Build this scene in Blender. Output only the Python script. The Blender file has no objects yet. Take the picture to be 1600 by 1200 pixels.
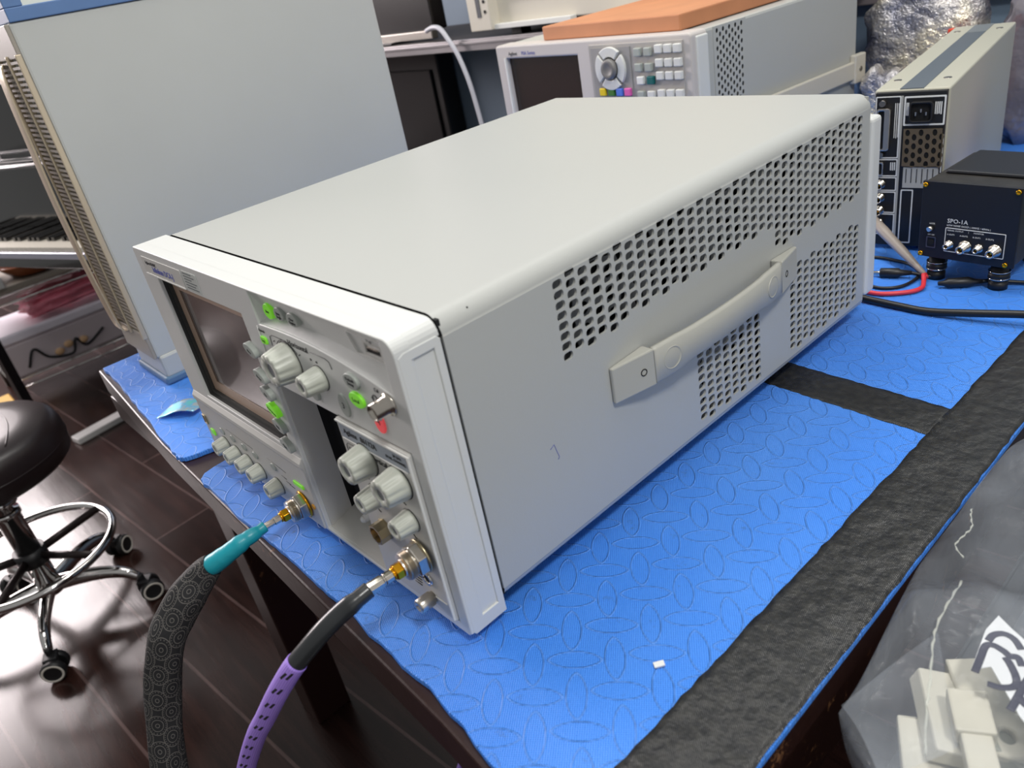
import bpy, bmesh, math, random
from math import sin, cos, pi, radians, sqrt, atan2
from mathutils import Vector, Matrix
random.seed(7)
S = bpy.context.scene
COL = S.collection

# ---------------------------------------------------------------- camera
FPX = 1211.448
right = Vector((0.67341827, 0.71814058, -0.17544782))
down = Vector((0.24739048, -0.4425628, -0.86193742))
fwd = Vector((-0.69663892, 0.53704028, -0.47569102))
cam_data = bpy.data.cameras.new('camera')
cam = bpy.data.objects.new('camera', cam_data)
COL.objects.link(cam)
cam.matrix_world = Matrix.Translation((0.77016415, -0.18901744, 0.39802727)) @ Matrix((right, -down, -fwd)).transposed().to_4x4()
cam_data.sensor_width = 36.0
cam_data.lens = FPX * 36.0 / 1600.0
cam_data.clip_start = 0.01
cam_data.clip_end = 60
cam_data.dof.use_dof = True
cam_data.dof.focus_distance = 0.72
cam_data.dof.aperture_fstop = 9.0
S.camera = cam

# ---------------------------------------------------------------- light
S.view_settings.view_transform = 'Standard'
S.view_settings.look = 'None'
S.view_settings.gamma = 1.0
S.view_settings.use_curve_mapping = False
S.view_settings.exposure = 0.0
W = bpy.data.worlds.new('world')
S.world = W
W.use_nodes = True
bg = W.node_tree.nodes['Background']
bg.inputs[0].default_value = (0.95, 0.95, 0.94, 1)
bg.inputs[1].default_value = 0.33


def area(name, loc, target, sx, sy, power, col):
    d = bpy.data.lights.new(name, 'AREA')
    d.shape = 'RECTANGLE'
    d.size, d.size_y, d.energy, d.color = sx, sy, power, col
    o = bpy.data.objects.new(name, d)
    COL.objects.link(o)
    o.location = loc
    o.rotation_euler = (Vector(target) - Vector(loc)).to_track_quat('-Z', 'Y').to_euler()
    return o


area('ceiling_lamp_right', (1.35, -0.05, 1.60), (0.45, 0.35, 0), 0.25, 0.22, 17, (1.0, 0.985, 0.95))
area('ceiling_lamp_over_bench', (0.02, 0.45, 1.75), (0.06, 0.4501, 0), 0.20, 1.30, 13.5, (1.0, 0.985, 0.95))
area('ceiling_lamp_far', (-0.3, 1.0, 1.9), (-0.1, 1.0, 0), 1.6, 0.4, 9, (1.0, 0.97, 0.92))
area('ceiling_panel', (-0.2, 0.65, 2.15), (-0.2, 0.6501, 0), 3.6, 2.2, 10, (1.0, 0.99, 0.98))
area('window_light', (-4.7, -0.95, 1.30), (-0.6, -0.2, -0.3), 2.2, 1.3, 185, (1.0, 0.90, 0.90))
area('fill_light_right', (2.9, 0.0, 0.75), (0.2, 0.4, 0.25), 1.8, 1.2, 5, (0.97, 0.98, 1.0))  # added soft fill that brightens right-hand faces, not a fixture of the room


# ---------------------------------------------------------------- helpers
def s(r, g, b):
    f = lambda c: (c / 255) / 12.92 if c / 255 <= 0.04045 else ((c / 255 + 0.055) / 1.055) ** 2.4
    return (f(r), f(g), f(b), 1)


class NB:
    """small node builder"""
    def __init__(self, name):
        self.m = bpy.data.materials.new(name)
        self.m.use_nodes = True
        self.t = self.m.node_tree
        self.p = self.t.nodes['Principled BSDF']
        self.o = self.t.nodes['Material Output']

    def n(self, kind, **kw):
        nd = self.t.nodes.new(kind)
        for k, v in kw.items():
            if k.startswith('i_'):
                nd.inputs[k[2:].replace('_', ' ')].default_value = v
            else:
                setattr(nd, k, v)
        return nd

    def l(self, a, b):
        self.t.links.new(a, b)

    def math(self, op, a, b=None, c=None):
        nd = self.t.nodes.new('ShaderNodeMath')
        nd.operation = op
        for i, v in enumerate((a, b, c)):
            if v is None:
                continue
            if isinstance(v, (int, float)):
                nd.inputs[i].default_value = v
            else:
                self.l(v, nd.inputs[i])
        return nd.outputs[0]

    def ramp(self, src, stops):
        r = self.t.nodes.new('ShaderNodeValToRGB')
        e = r.color_ramp.elements
        while len(e) < len(stops):
            e.new(0.5)
        for i, (p, c) in enumerate(stops):
            e[i].position = p
            e[i].color = c
        self.l(src, r.inputs[0])
        return r.outputs[0]

    def mix(self, fac, a, b):
        nd = self.t.nodes.new('ShaderNodeMix')
        nd.data_type = 'RGBA'
        for sock, v in ((nd.inputs[0], fac), (nd.inputs[6], a), (nd.inputs[7], b)):
            if isinstance(v, (int, float, tuple)):
                sock.default_value = v
            else:
                self.l(v, sock)
        return nd.outputs[2]

    def noise(self, scale, detail=3, vec=None, rough=0.5):
        nd = self.n('ShaderNodeTexNoise')
        nd.inputs['Scale'].default_value = scale
        nd.inputs['Detail'].default_value = detail
        nd.inputs['Roughness'].default_value = rough
        self.l(vec if vec else self.obj(), nd.inputs['Vector'])
        return nd.outputs[0]

    def obj(self):
        if not hasattr(self, '_tc'):
            self._tc = self.n('ShaderNodeTexCoord')
        return self._tc.outputs['Object']

    def bump(self, h, strength=0.3, dist=0.001, normal=None):
        b = self.n('ShaderNodeBump')
        b.inputs['Strength'].default_value = strength
        b.inputs['Distance'].default_value = dist
        self.l(h, b.inputs['Height'])
        if normal:
            self.l(normal, b.inputs['Normal'])
        self.l(b.outputs[0], self.p.inputs['Normal'])
        return b.outputs[0]


def mat(name, col, rough=0.5, metal=0.0, bump=None, var=0.0, spec=0.5, emit=None, coat=0.0, alpha=1.0, trans=0.0, varscale=6):
    b = NB(name)
    p = b.p
    p.inputs['Base Color'].default_value = col
    p.inputs['Roughness'].default_value = rough
    p.inputs['Metallic'].default_value = metal
    p.inputs['Specular IOR Level'].default_value = spec
    p.inputs['Coat Weight'].default_value = coat
    p.inputs['Alpha'].default_value = alpha
    p.inputs['Transmission Weight'].default_value = trans
    if emit:
        p.inputs['Emission Color'].default_value = emit[0]
        p.inputs['Emission Strength'].default_value = emit[1]
    if var:
        nz = b.noise(varscale, 4)
        c2 = tuple(c * (1 - var) for c in col[:3]) + (1,)
        b.l(b.ramp(nz, [(0.35, c2), (0.65, col)]), p.inputs['Base Color'])
    if bump:
        b.bump(b.noise(bump[0], 2), bump[1], bump[2] if len(bump) > 2 else 0.0006)
    return b.m


M = {}
M['body'] = mat('grey_powder_coat', s(178, 179, 175), 0.42, bump=(900, 0.18, 0.0004), spec=0.45)
M['bezel'] = mat('light_bezel_plastic', s(212, 213, 210), 0.42, bump=(1300, 0.22, 0.0004), spec=0.4)
M['bezel_in'] = mat('inner_face_plastic', s(196, 195, 190), 0.5, bump=(1500, 0.1, 0.0003))
M['knob'] = mat('knob_plastic', s(188, 191, 180), 0.42)
M['knobhole'] = mat('knob_dimple_grey', s(120, 124, 128), 0.5)
M['button'] = mat('grey_button_rubber', s(160, 166, 160), 0.45)
M['green'] = mat('lit_green_button', s(120, 205, 50), 0.45, emit=(s(130, 230, 40), 0.25))
M['red'] = mat('lit_red_button', s(240, 80, 90), 0.45, emit=(s(255, 90, 90), 0.25))
M['ink'] = mat('printed_black_ink', s(40, 40, 42), 0.6)
M['blueink'] = mat('printed_blue_ink', s(88, 96, 170), 0.6)
M['handle'] = mat('beige_handle_plastic', s(176, 175, 166), 0.5, bump=(900, 0.12, 0.0004))
M['black'] = mat('black_plastic', s(22, 22, 24), 0.45)
M['void'] = mat('dark_interior', s(10, 10, 11), 0.8)
M['inner'] = mat('zinc_inner_sheet', s(124, 126, 128), 0.5, 0.1)
M['steel'] = mat('nickel_plating', s(205, 198, 188), 0.22, 1.0)
M['steel_dark'] = mat('brushed_steel', s(150, 146, 140), 0.35, 1.0)
M['steel_lt'] = mat('satin_nickel', s(216, 210, 200), 0.32, 1.0)
M['brass'] = mat('aged_brass', s(186, 174, 144), 0.32, 1.0)
M['gold'] = mat('gold_plating', s(235, 170, 40), 0.22, 1.0)
M['chrome'] = mat('chrome', s(215, 212, 210), 0.07, 1.0)
M['darkframe'] = mat('dark_screen_gasket', s(48, 48, 46), 0.6)
M['labelgrey'] = mat('blue_grey_label', s(150, 158, 168), 0.5)
M['white'] = mat('white_print', s(225, 226, 224), 0.6)
M['whiteplastic'] = mat('white_plastic', s(222, 222, 218), 0.45)
M['cream'] = mat('cream_painted_metal', s(206, 200, 186), 0.45, bump=(600, 0.1, 0.0004))


class G:
    """geometry collector -> one mesh"""
    def __init__(self):
        self.bm = bmesh.new()
        self.mi = 0
        self.sm = False

    def quadface(self, vs):
        f = self.bm.faces.new([self.bm.verts.new(v) for v in vs])
        f.material_index = self.mi
        f.smooth = self.sm
        return f

    def box(self, a, b, M4=None):
        x0, y0, z0 = a
        x1, y1, z1 = b
        c = [(x0, y0, z0), (x1, y0, z0), (x1, y1, z0), (x0, y1, z0), (x0, y0, z1), (x1, y0, z1), (x1, y1, z1), (x0, y1, z1)]
        return self.hexa(c, M4)

    def hexa(self, c, M4=None):
        vs = [self.bm.verts.new(M4 @ Vector(p) if M4 else p) for p in c]
        for idx in ((0, 3, 2, 1), (4, 5, 6, 7), (0, 1, 5, 4), (1, 2, 6, 5), (2, 3, 7, 6), (3, 0, 4, 7)):
            f = self.bm.faces.new([vs[i] for i in idx])
            f.material_index = self.mi
        return self

    def rings(self, rings, cap0=True, cap1=True, closed=True, smooth=True):
        R = [[self.bm.verts.new(p) for p in r] for r in rings]
        n = len(R[0])
        for a, b in zip(R, R[1:]):
            for i in range(n if closed else n - 1):
                j = (i + 1) % n
                f = self.bm.faces.new((a[i], a[j], b[j], b[i]))
                f.smooth = smooth
                f.material_index = self.mi
        if cap0:
            f = self.bm.faces.new(R[0][::-1]); f.material_index = self.mi
        if cap1:
            f = self.bm.faces.new(R[-1]); f.material_index = self.mi
        return self

    def tube(self, pts, r, n=12, cap=True, flat=1.0, up=(0, 0, 1)):
        pts = [Vector(p) for p in pts]
        rs = r if isinstance(r, (list, tuple)) else [r] * len(pts)
        rings = []
        prev = None
        for i, p in enumerate(pts):
            t = (pts[min(i + 1, len(pts) - 1)] - pts[max(i - 1, 0)]).normalized()
            if prev is None:
                u = Vector(up)
                if abs(u.dot(t)) > 0.95:
                    u = Vector((1, 0, 0))
                prev = (u - t * u.dot(t)).normalized()
            else:
                prev = (prev - t * prev.dot(t)).normalized()
            w = t.cross(prev)
            rings.append([p + (prev * cos(2 * pi * k / n) + w * sin(2 * pi * k / n) * flat) * rs[i] for k in range(n)])
        return self.rings(rings, cap, cap)

    def cyl(self, a, b, r0, r1=None, n=24, smooth=True):
        a, b = Vector(a), Vector(b)
        r1 = r0 if r1 is None else r1
        t = (b - a).normalized()
        u = Vector((0, 0, 1)) if abs(t.z) < 0.9 else Vector((1, 0, 0))
        u = (u - t * u.dot(t)).normalized()
        w = t.cross(u)
        mk = lambda c, r: [c + (u * cos(2 * pi * k / n) + w * sin(2 * pi * k / n)) * r for k in range(n)]
        return self.rings([mk(a, r0), mk(b, r1)], smooth=smooth)

    def lathe(self, o, d, prof, n=32, mod=None, smooth=True, cap0=True, cap1=True):
        """prof: [(dist along d, radius)]; mod(angle, i)->radius factor"""
        o, d = Vector(o), Vector(d).normalized()
        u = Vector((0, 0, 1)) if abs(d.z) < 0.9 else Vector((1, 0, 0))
        u = (u - d * u.dot(d)).normalized()
        w = d.cross(u)
        rings = []
        for i, (h, r) in enumerate(prof):
            rings.append([o + d * h + (u * cos(2 * pi * k / n) + w * sin(2 * pi * k / n)) * r * (mod(2 * pi * k / n, i) if mod else 1) for k in range(n)])
        return self.rings(rings, cap0, cap1, smooth=smooth)

    def sphere(self, c, r, n=12, m=8, sc=(1, 1, 1)):
        c = Vector(c)
        rings = []
        for j in range(1, m):
            a = pi * j / m
            rings.append([c + Vector((sin(a) * cos(2 * pi * k / n) * r * sc[0], sin(a) * sin(2 * pi * k / n) * r * sc[1], cos(a) * r * sc[2])) for k in range(n)])
        return self.rings(rings[::-1])

    def grid(self, nx, ny, fn, smooth=True, both=None):
        V = [[self.bm.verts.new(fn(i / nx, j / ny)) for i in range(nx + 1)] for j in range(ny + 1)]
        for j in range(ny):
            for i in range(nx):
                f = self.bm.faces.new((V[j][i], V[j][i + 1], V[j + 1][i + 1], V[j + 1][i]))
                f.smooth = smooth
                f.material_index = self.mi
        return self

    def prism(self, poly, d0, d1, axes='xz', flip=False):
        """poly in 2D extruded along the third axis from d0 to d1"""
        def P(a, b, d):
            return {'xz': (a, d, b), 'yz': (d, a, b), 'xy': (a, b, d)}[axes]
        R = [[P(a, b, d) for a, b in poly] for d in (d0, d1)]
        return self.rings(R, smooth=False)

    def mesh(self, me, M4=None):
        """append a bpy mesh"""
        off = {}
        for v in me.vertices:
            off[v.index] = self.bm.verts.new(M4 @ v.co if M4 else v.co)
        for p in me.polygons:
            try:
                f = self.bm.faces.new([off[i] for i in p.vertices])
                f.material_index = self.mi
            except ValueError:
                pass
        return self


def rrect(x0, y0, x1, y1, r, n=5):
    pts = []
    for cx, cy, a in ((x1 - r, y1 - r, 0), (x0 + r, y1 - r, pi / 2), (x0 + r, y0 + r, pi), (x1 - r, y0 + r, 1.5 * pi)):
        for k in range(n + 1):
            t = a + (pi / 2) * k / n
            pts.append((cx + r * cos(t), cy + r * sin(t)))
    return pts


def ellipse(cx, cy, a, b, n=28, rot=0):
    return [(cx + a * cos(t) * cos(rot) - b * sin(t) * sin(rot), cy + a * cos(t) * sin(rot) + b * sin(t) * cos(rot)) for t in [2 * pi * k / n for k in range(n)]]


def plate(outer, holes=(), thick=0.002, bevel=0.0, bres=1):
    """flat sheet with holes in XY, centred on z=0 -> bpy mesh"""
    c = bpy.data.curves.new('tmp', 'CURVE')
    c.dimensions = '2D'
    c.fill_mode = 'BOTH'
    c.extrude = max(thick / 2 - bevel, 0)
    c.bevel_depth = bevel
    c.bevel_resolution = bres
    c.offset = -bevel
    for poly in [outer] + list(holes):
        sp = c.splines.new('POLY')
        sp.points.add(len(poly) - 1)
        for i, (x, y) in enumerate(poly):
            sp.points[i].co = (x, y, 0, 1)
        sp.use_cyclic_u = True
    o = bpy.data.objects.new('tmp', c)
    me = bpy.data.meshes.new_from_object(o)
    bpy.data.objects.remove(o)
    bpy.data.curves.remove(c)
    return me


XZ = Matrix(((1, 0, 0, 0), (0, 0, -1, 0), (0, 1, 0, 0), (0, 0, 0, 1)))      # (x,y,z)->(x,-z,y): front facing -y
YZ = Matrix(((0, 0, 1, 0), (1, 0, 0, 0), (0, 1, 0, 0), (0, 0, 0, 1)))       # (x,y,z)->(z,x,y): facing +x


def T(x, y, z):
    return Matrix.Translation((x, y, z))


def textmesh(txt, size, align='LEFT', extrude=0.0001, bold=0.0):
    c = bpy.data.curves.new('tmp', 'FONT')
    c.body = txt
    c.size = size
    c.align_x = align
    c.align_y = 'CENTER'
    c.extrude = extrude
    c.offset = bold
    c.resolution_u = 2
    o = bpy.data.objects.new('tmp', c)
    me = bpy.data.meshes.new_from_object(o)
    bpy.data.objects.remove(o)
    bpy.data.curves.remove(c)
    return me


def obj(name, g, mats, parent=None, bevel=0.0, seg=2, loc=None, solid=0.0, subsurf=0, label=None, weld=True, angle=35):
    me = bpy.data.meshes.new(name)
    if weld:
        bmesh.ops.remove_doubles(g.bm, verts=g.bm.verts, dist=1e-6)
    bmesh.ops.recalc_face_normals(g.bm, faces=g.bm.faces)
    g.bm.to_mesh(me)
    g.bm.free()
    for m in (mats if isinstance(mats, (list, tuple)) else [mats]):
        me.materials.append(M[m] if isinstance(m, str) else m)
    o = bpy.data.objects.new(name, me)
    COL.objects.link(o)
    if parent:
        o.parent = parent
    if loc:
        o.location = loc
    if solid:
        md = o.modifiers.new('solid', 'SOLIDIFY'); md.thickness = solid; md.offset = 0
    if subsurf:
        md = o.modifiers.new('sub', 'SUBSURF'); md.levels = subsurf; md.render_levels = subsurf
    if bevel:
        md = o.modifiers.new('bevel', 'BEVEL'); md.width = bevel; md.segments = seg
        md.limit_method = 'ANGLE'; md.angle_limit = radians(angle)
    if label:
        o['label'] = label
    return o


def thing(name, label, cat, loc=(0, 0, 0), rz=0, group=None):
    o = bpy.data.objects.new(name, None)
    o.empty_display_size = 0.05
    COL.objects.link(o)
    o.location = loc
    o.rotation_euler = (0, 0, rz)
    return tag(o, label, cat, group)


def tag(o, label, cat, group=None, kind=None):
    o['label'] = label
    o['category'] = cat
    if group:
        o['group'] = group
    if kind:
        o['kind'] = kind
    return o


def structure(o):
    o['kind'] = 'structure'
    return o


def smooth_pts(pts, k=6):
    """catmull-rom"""
    P = [Vector(p) for p in pts]
    P = [P[0] * 2 - P[1]] + P + [P[-1] * 2 - P[-2]]
    out = []
    for i in range(1, len(P) - 2):
        for j in range(k):
            t = j / k
            a, b, c, d = P[i - 1], P[i], P[i + 1], P[i + 2]
            out.append(0.5 * ((2 * b) + (c - a) * t + (2 * a - 5 * b + 4 * c - d) * t * t + (3 * b - a - 3 * c + d) * t ** 3))
    out.append(P[-2])
    return out


MATZ = -0.008      # top of the foam mat
FLOOR = -0.78

# ---------------------------------------------------------------- setting
def m_floor():
    b = NB('dark_laminate_planks')
    tc = b.obj()
    mp = b.n('ShaderNodeMapping')
    mp.inputs['Rotation'].default_value = (0, 0, radians(-5.0))
    b.l(tc, mp.inputs[0])
    br = b.n('ShaderNodeTexBrick')
    br.inputs['Scale'].default_value = 1.0
    br.inputs['Brick Width'].default_value = 1.2
    br.inputs['Row Height'].default_value = 0.16
    br.inputs['Mortar Size'].default_value = 0.0035
    br.inputs['Mortar Smooth'].default_value = 0.3
    br.inputs['Color1'].default_value = s(40, 26, 23)
    br.inputs['Color2'].default_value = s(56, 37, 33)
    br.inputs['Mortar'].default_value = s(96, 80, 78)
    br.offset = 0.37
    b.l(mp.outputs[0], br.inputs['Vector'])
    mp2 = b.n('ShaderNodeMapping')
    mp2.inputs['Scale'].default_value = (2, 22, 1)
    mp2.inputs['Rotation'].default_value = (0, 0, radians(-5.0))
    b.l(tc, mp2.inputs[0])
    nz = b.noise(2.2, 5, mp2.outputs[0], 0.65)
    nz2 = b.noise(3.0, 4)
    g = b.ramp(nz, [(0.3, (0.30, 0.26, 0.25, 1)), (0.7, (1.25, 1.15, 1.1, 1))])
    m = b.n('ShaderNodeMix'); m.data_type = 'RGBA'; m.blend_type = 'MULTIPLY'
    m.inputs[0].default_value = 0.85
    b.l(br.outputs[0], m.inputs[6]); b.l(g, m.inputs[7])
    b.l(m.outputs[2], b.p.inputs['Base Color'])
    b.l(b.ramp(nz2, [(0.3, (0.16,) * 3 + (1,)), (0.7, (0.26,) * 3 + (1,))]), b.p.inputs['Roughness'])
    b.p.inputs['Specular IOR Level'].default_value = 0.4
    b.bump(nz, 0.12, 0.002)
    return b.m


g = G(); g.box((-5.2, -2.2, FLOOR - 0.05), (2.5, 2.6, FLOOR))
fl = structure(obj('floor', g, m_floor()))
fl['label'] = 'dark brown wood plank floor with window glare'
M['wall'] = mat('slate_blue_wall', s(118, 138, 158), 0.55, bump=(120, 0.1, 0.001), var=0.1)
g = G(); g.box((-5.2, 1.42, FLOOR), (2.5, 1.50, 1.3))
structure(obj('wall_back', g, 'wall'))
M['wallL'] = mat('pale_pink_grey_wall', s(205, 190, 190), 0.7, var=0.1)
g = G(); g.box((-5.2, -2.2, FLOOR), (-5.1, 1.42, 1.9))
structure(obj('wall_left', g, 'wallL'))
M['railp'] = mat('grey_painted_rail', s(150, 140, 142), 0.5)
g = G(); g.box((-0.2, 1.395, 0.20), (2.4, 1.42, 0.235)); g.box((-0.2, 1.40, 0.235), (2.4, 1.42, 0.25))
structure(obj('trim_1', g, 'railp', bevel=0.003))

# ---------------------------------------------------------------- workbench
def m_brown():
    b = NB('chipped_dark_brown_wood')
    nz = b.noise(60, 5, rough=0.7)
    nz2 = b.noise(7, 3)
    msk = b.math('MULTIPLY', b.ramp(nz, [(0.60, (0, 0, 0, 1)), (0.66, (1, 1, 1, 1))]), b.ramp(nz2, [(0.5, (0, 0, 0, 1)), (0.6, (1, 1, 1, 1))]))
    b.l(b.mix(msk, s(44, 24, 20), s(132, 92, 62)), b.p.inputs['Base Color'])
    b.p.inputs['Roughness'].default_value = 0.38
    b.bump(nz, 0.35, 0.001)
    return b.m


M['brown'] = m_brown()
bench = thing('workbench', 'long dark brown wooden workbench under the blue foam mat', 'workbench', (-0.10, 0.65, FLOOR))
bo = Vector((0.10, -0.65, -FLOOR))


def bx(g, a, b):
    g.box(Vector(a) + bo, Vector(b) + bo)


# slightly skewed front edge
poly = [(-0.42, -0.008), (-0.10, -0.031), (0.2, -0.042), (0.45, -0.052), (0.612, -0.066), (0.612, 1.30), (-0.42, 1.30)]
g = G(); g.prism([(x + bo.x, y + bo.y) for x, y in poly], -0.050 + bo.z, -0.0142 + bo.z, 'xy')
obj('tabletop', g, 'brown', bench, bevel=0.002)
g = G()
bx(g, (-0.40, -0.012, -0.088), (0.595, 0.012, -0.049)); bx(g, (0.575, -0.01, -0.15), (0.598, 1.28, -0.052)); bx(g, (-0.40, 0.0, -0.105), (-0.38, 1.28, -0.052))
obj('apron', g, 'brown', bench, bevel=0.002)
for x, y in ((-0.36, 0.085), (0.545, 0.06), (-0.36, 1.22), (0.545, 1.22)):
    g = G(); bx(g, (x - 0.035, y - 0.035, FLOOR), (x + 0.035, y + 0.035, -0.052)); obj('leg', g, 'brown', bench, bevel=0.003)


def m_foam():
    b = NB('blue_eva_foam_diamond_plate')
    tc = b.obj()
    sep = b.n('ShaderNodeSeparateXYZ'); b.l(tc, sep.inputs[0])
    x, y = sep.outputs[0], sep.outputs[1]

    def oval(cx, cy, ang, hl, hw):
        px = b.math('SUBTRACT', b.math('WRAP', b.math('SUBTRACT', x, cx), 0.0194, -0.0194), 0.0)
        py = b.math('SUBTRACT', b.math('WRAP', b.math('SUBTRACT', y, cy), 0.0186, -0.0186), 0.0)
        ca, sa = cos(ang), sin(ang)
        u = b.math('ADD', b.math('MULTIPLY', px, ca / hl), b.math('MULTIPLY', py, sa / hl))
        v = b.math('ADD', b.math('MULTIPLY', px, -sa / hw), b.math('MULTIPLY', py, ca / hw))
        # pointed lens: |v| + u^2
        return b.math('ADD', b.math('MULTIPLY', b.math('ABSOLUTE', v), b.math('SQRT', b.math('ABSOLUTE', v))), b.math('MULTIPLY', u, u))
    d1 = oval(0.4878, 0.1086, radians(38), 0.0192, 0.0074)
    d2 = oval(0.4689, 0.0888, radians(-46), 0.0186, 0.0074)
    d = b.math('MINIMUM', d1, d2)
    rim = b.ramp(d, [(0.0, (0.30,) * 3 + (1,)), (0.70, (0.35,) * 3 + (1,)), (0.86, (1, 1, 1, 1)), (1.0, (0.45,) * 3 + (1,))])
    # fine woven grid
    k = 2 * pi / 0.00145
    ca, sa = cos(radians(38)), sin(radians(38))
    u = b.math('ADD', b.math('MULTIPLY', x, ca * k), b.math('MULTIPLY', y, sa * k))
    v = b.math('ADD', b.math('MULTIPLY', x, -sa * k), b.math('MULTIPLY', y, ca * k))
    grid = b.math('MULTIPLY', b.math('MAXIMUM', b.math('SINE', u), b.math('SINE', v)), 0.16)
    nz = b.noise(38, 4, rough=0.65)
    h = b.math('ADD', b.math('ADD', rim, grid), b.math('MULTIPLY', nz, 0.9))
    b.bump(h, 1.0, 0.0017)
    dn = b.noise(95, 5, rough=0.7)
    rimc = b.ramp(d, [(0.70, (0,) * 3 + (1,)), (0.88, (0.34,) * 3 + (1,)), (1.0, (0,) * 3 + (1,))])
    dirt = b.math('MULTIPLY', b.ramp(dn, [(0.60, (0, 0, 0, 1)), (0.74, (1, 1, 1, 1))]), b.ramp(d, [(0.3, (0.40,) * 3 + (1,)), (0.9, (0.0,) * 3 + (1,))]))
    base = b.mix(b.ramp(grid, [(0.0, (0, 0, 0, 1)), (0.14, (1, 1, 1, 1))]), s(52, 128, 244), s(82, 156, 255))
    big = b.mix(b.ramp(b.noise(5, 3), [(0.4, (0, 0, 0, 1)), (0.65, (0.35,) * 3 + (1,))]), base, s(104, 168, 255))
    b.l(b.mix(dirt, b.mix(rimc, big, s(140, 186, 255)), s(70, 76, 88)), b.p.inputs['Base Color'])
    b.p.inputs['Roughness'].default_value = 0.42
    b.p.inputs['Specular IOR Level'].default_value = 0.35
    return b.m


M['foam'] = m_foam()
# foam mat: wavy worn front edge with a missing bite near the front left
pts = []
fe = [(-0.405, -0.004), (-0.348, -0.005), (-0.20, -0.018), (-0.12, -0.026), (-0.06, -0.031), (-0.035, -0.028), (-0.02, 0.012), (0.0, 0.018), (0.012, 0.012), (0.02, -0.030), (0.055, -0.0358), (0.161, -0.038),
      (0.241, -0.037), (0.312, -0.038), (0.372, -0.0415), (0.432, -0.043), (0.488, -0.050), (0.56, -0.058), (0.617, -0.062)]
P2 = smooth_pts([(a, b_, 0) for a, b_ in fe], 8)
poly = [(p.x, p.y + 0.0012 * sin(p.x * 300) * (1 if i % 2 else -0.6)) for i, p in enumerate(P2)]
poly += [(0.617, 0.40), (0.6175, 1.30), (-0.405, 1.30)]
me = plate(poly, (), 0.006, 0.0012, 2)
g = G(); g.mesh(me, T(0, 0, MATZ - 0.003))
tag(obj('foam_mat', g, 'foam'), 'blue diamond-plate foam mat covering the workbench top', 'mat')


def m_tape():
    b = NB('black_gaffer_tape')
    x = b.n('ShaderNodeSeparateXYZ'); b.l(b.obj(), x.inputs[0])
    rib = b.math('MULTIPLY', b.math('SINE', b.math('MULTIPLY', b.math('ADD', x.outputs[0], x.outputs[1]), 2 * pi / 0.0016)), 0.03)
    nz = b.noise(26, 4, rough=0.6)
    nz2 = b.noise(140, 3)
    h = b.math('ADD', b.math('ADD', b.math('MULTIPLY', nz, 1.6), b.math('MULTIPLY', nz2, 0.16)), rib)
    b.bump(h, 0.85, 0.0034)
    b.l(b.mix(b.ramp(nz2, [(0.4, (0, 0, 0, 1)), (0.7, (1, 1, 1, 1))]), s(38, 38, 38), s(56, 55, 52)), b.p.inputs['Base Color'])
    b.p.inputs['Roughness'].default_value = 0.30
    return b.m


M['tape'] = m_tape()


def tape(name, a0, a1, b0, b1, n, lift, label):
    """strip between edge a (a0->a1) and edge b (b0->b1)"""
    rr = random.Random(n)
    ja = [rr.uniform(-1, 1) * 0.0008 for _ in range(n + 1)]
    jb = [rr.uniform(-1, 1) * 0.0008 for _ in range(n + 1)]
    a0, a1, b0, b1 = map(Vector, (a0, a1, b0, b1))
    side = (b0 - a0).normalized()

    def f(u, v):
        i = round(v * n)
        p = (a0.lerp(a1, v) + side * ja[i]).lerp(b0.lerp(b1, v) + side * jb[i], u)
        p.z += lift + 0.0009 * (sin(p.x * 210 + 3 * sin(p.y * 90)) * cos(p.y * 160) * 0.5 + 0.5) * sin(pi * u)
        return p
    g = G(); g.grid(12, n, f)
    return tag(obj(name, g, 'tape', solid=0.0004), label, 'tape')


tape('black_tape', (0.5575, -0.06, MATZ), (0.5725, 1.25, MATZ), (0.6165, -0.064, MATZ), (0.6170, 1.25, MATZ), 150, 0.0008, 'wide black tape strip running along the right edge of the blue mat')
tape('black_tape', (0.36, 0.404, MATZ), (0.566, 0.389, MATZ), (0.36, 0.4485, MATZ), (0.566, 0.4365, MATZ), 40, 0.0003, 'short black tape strip crossing the mat from the scope to the edge strip')

# =================================================================== OSCILLOSCOPE
Wd = 0.425
scope = thing('oscilloscope', 'large light grey sampling oscilloscope with side handle and perforated cover', 'oscilloscope')
# --- cover
g = G()
r = 0.013
ZT, ZB, Y0, Y1 = 0.2285, 0.0105, 0.0345, 0.560
prof = [(0.0185, ZB)]
prof = []
for k in range(0, 9):                       # bottom right arc r .008
    t = -pi / 2 + (pi / 2) * k / 8
    prof.append((Wd - 0.008 + 0.008 * cos(t), ZB + 0.008 + 0.008 * sin(t)))
botarc = list(prof)
toparc = [(Wd - r + r * cos(t), ZT - r + r * sin(t)) for t in [pi / 2 * k / 10 for k in range(11)]]
lefta = [(0.001 + r - r * cos(t), ZT - r + r * sin(t)) for t in [pi / 2 - pi / 2 * k / 10 for k in range(11)]]
g.sm = True


def strip(pp, sm=True):
    rows = [[g.bm.verts.new((x, y, z)) for x, z in pp] for y in (Y0, Y1)]
    for i in range(len(pp) - 1):
        f = g.bm.faces.new((rows[0][i], rows[0][i + 1], rows[1][i + 1], rows[1][i])); f.smooth = sm


strip([(0.001, ZB)] + [(0.001, ZB)] * 0 + [botarc[0]], False)
strip(botarc)
strip(toparc)
strip([toparc[-1], lefta[0]], False)
strip(lefta)
strip([lefta[-1], (0.001, ZB)], False)
# perforated side sheet
holes = []
hx, hz, hr = 0.0045, 0.0030, 0.0025


def hole(y, z):
    holes.append(rrect(y - hx, z - hz, y + hx, z + hz, hr, 3))


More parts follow.
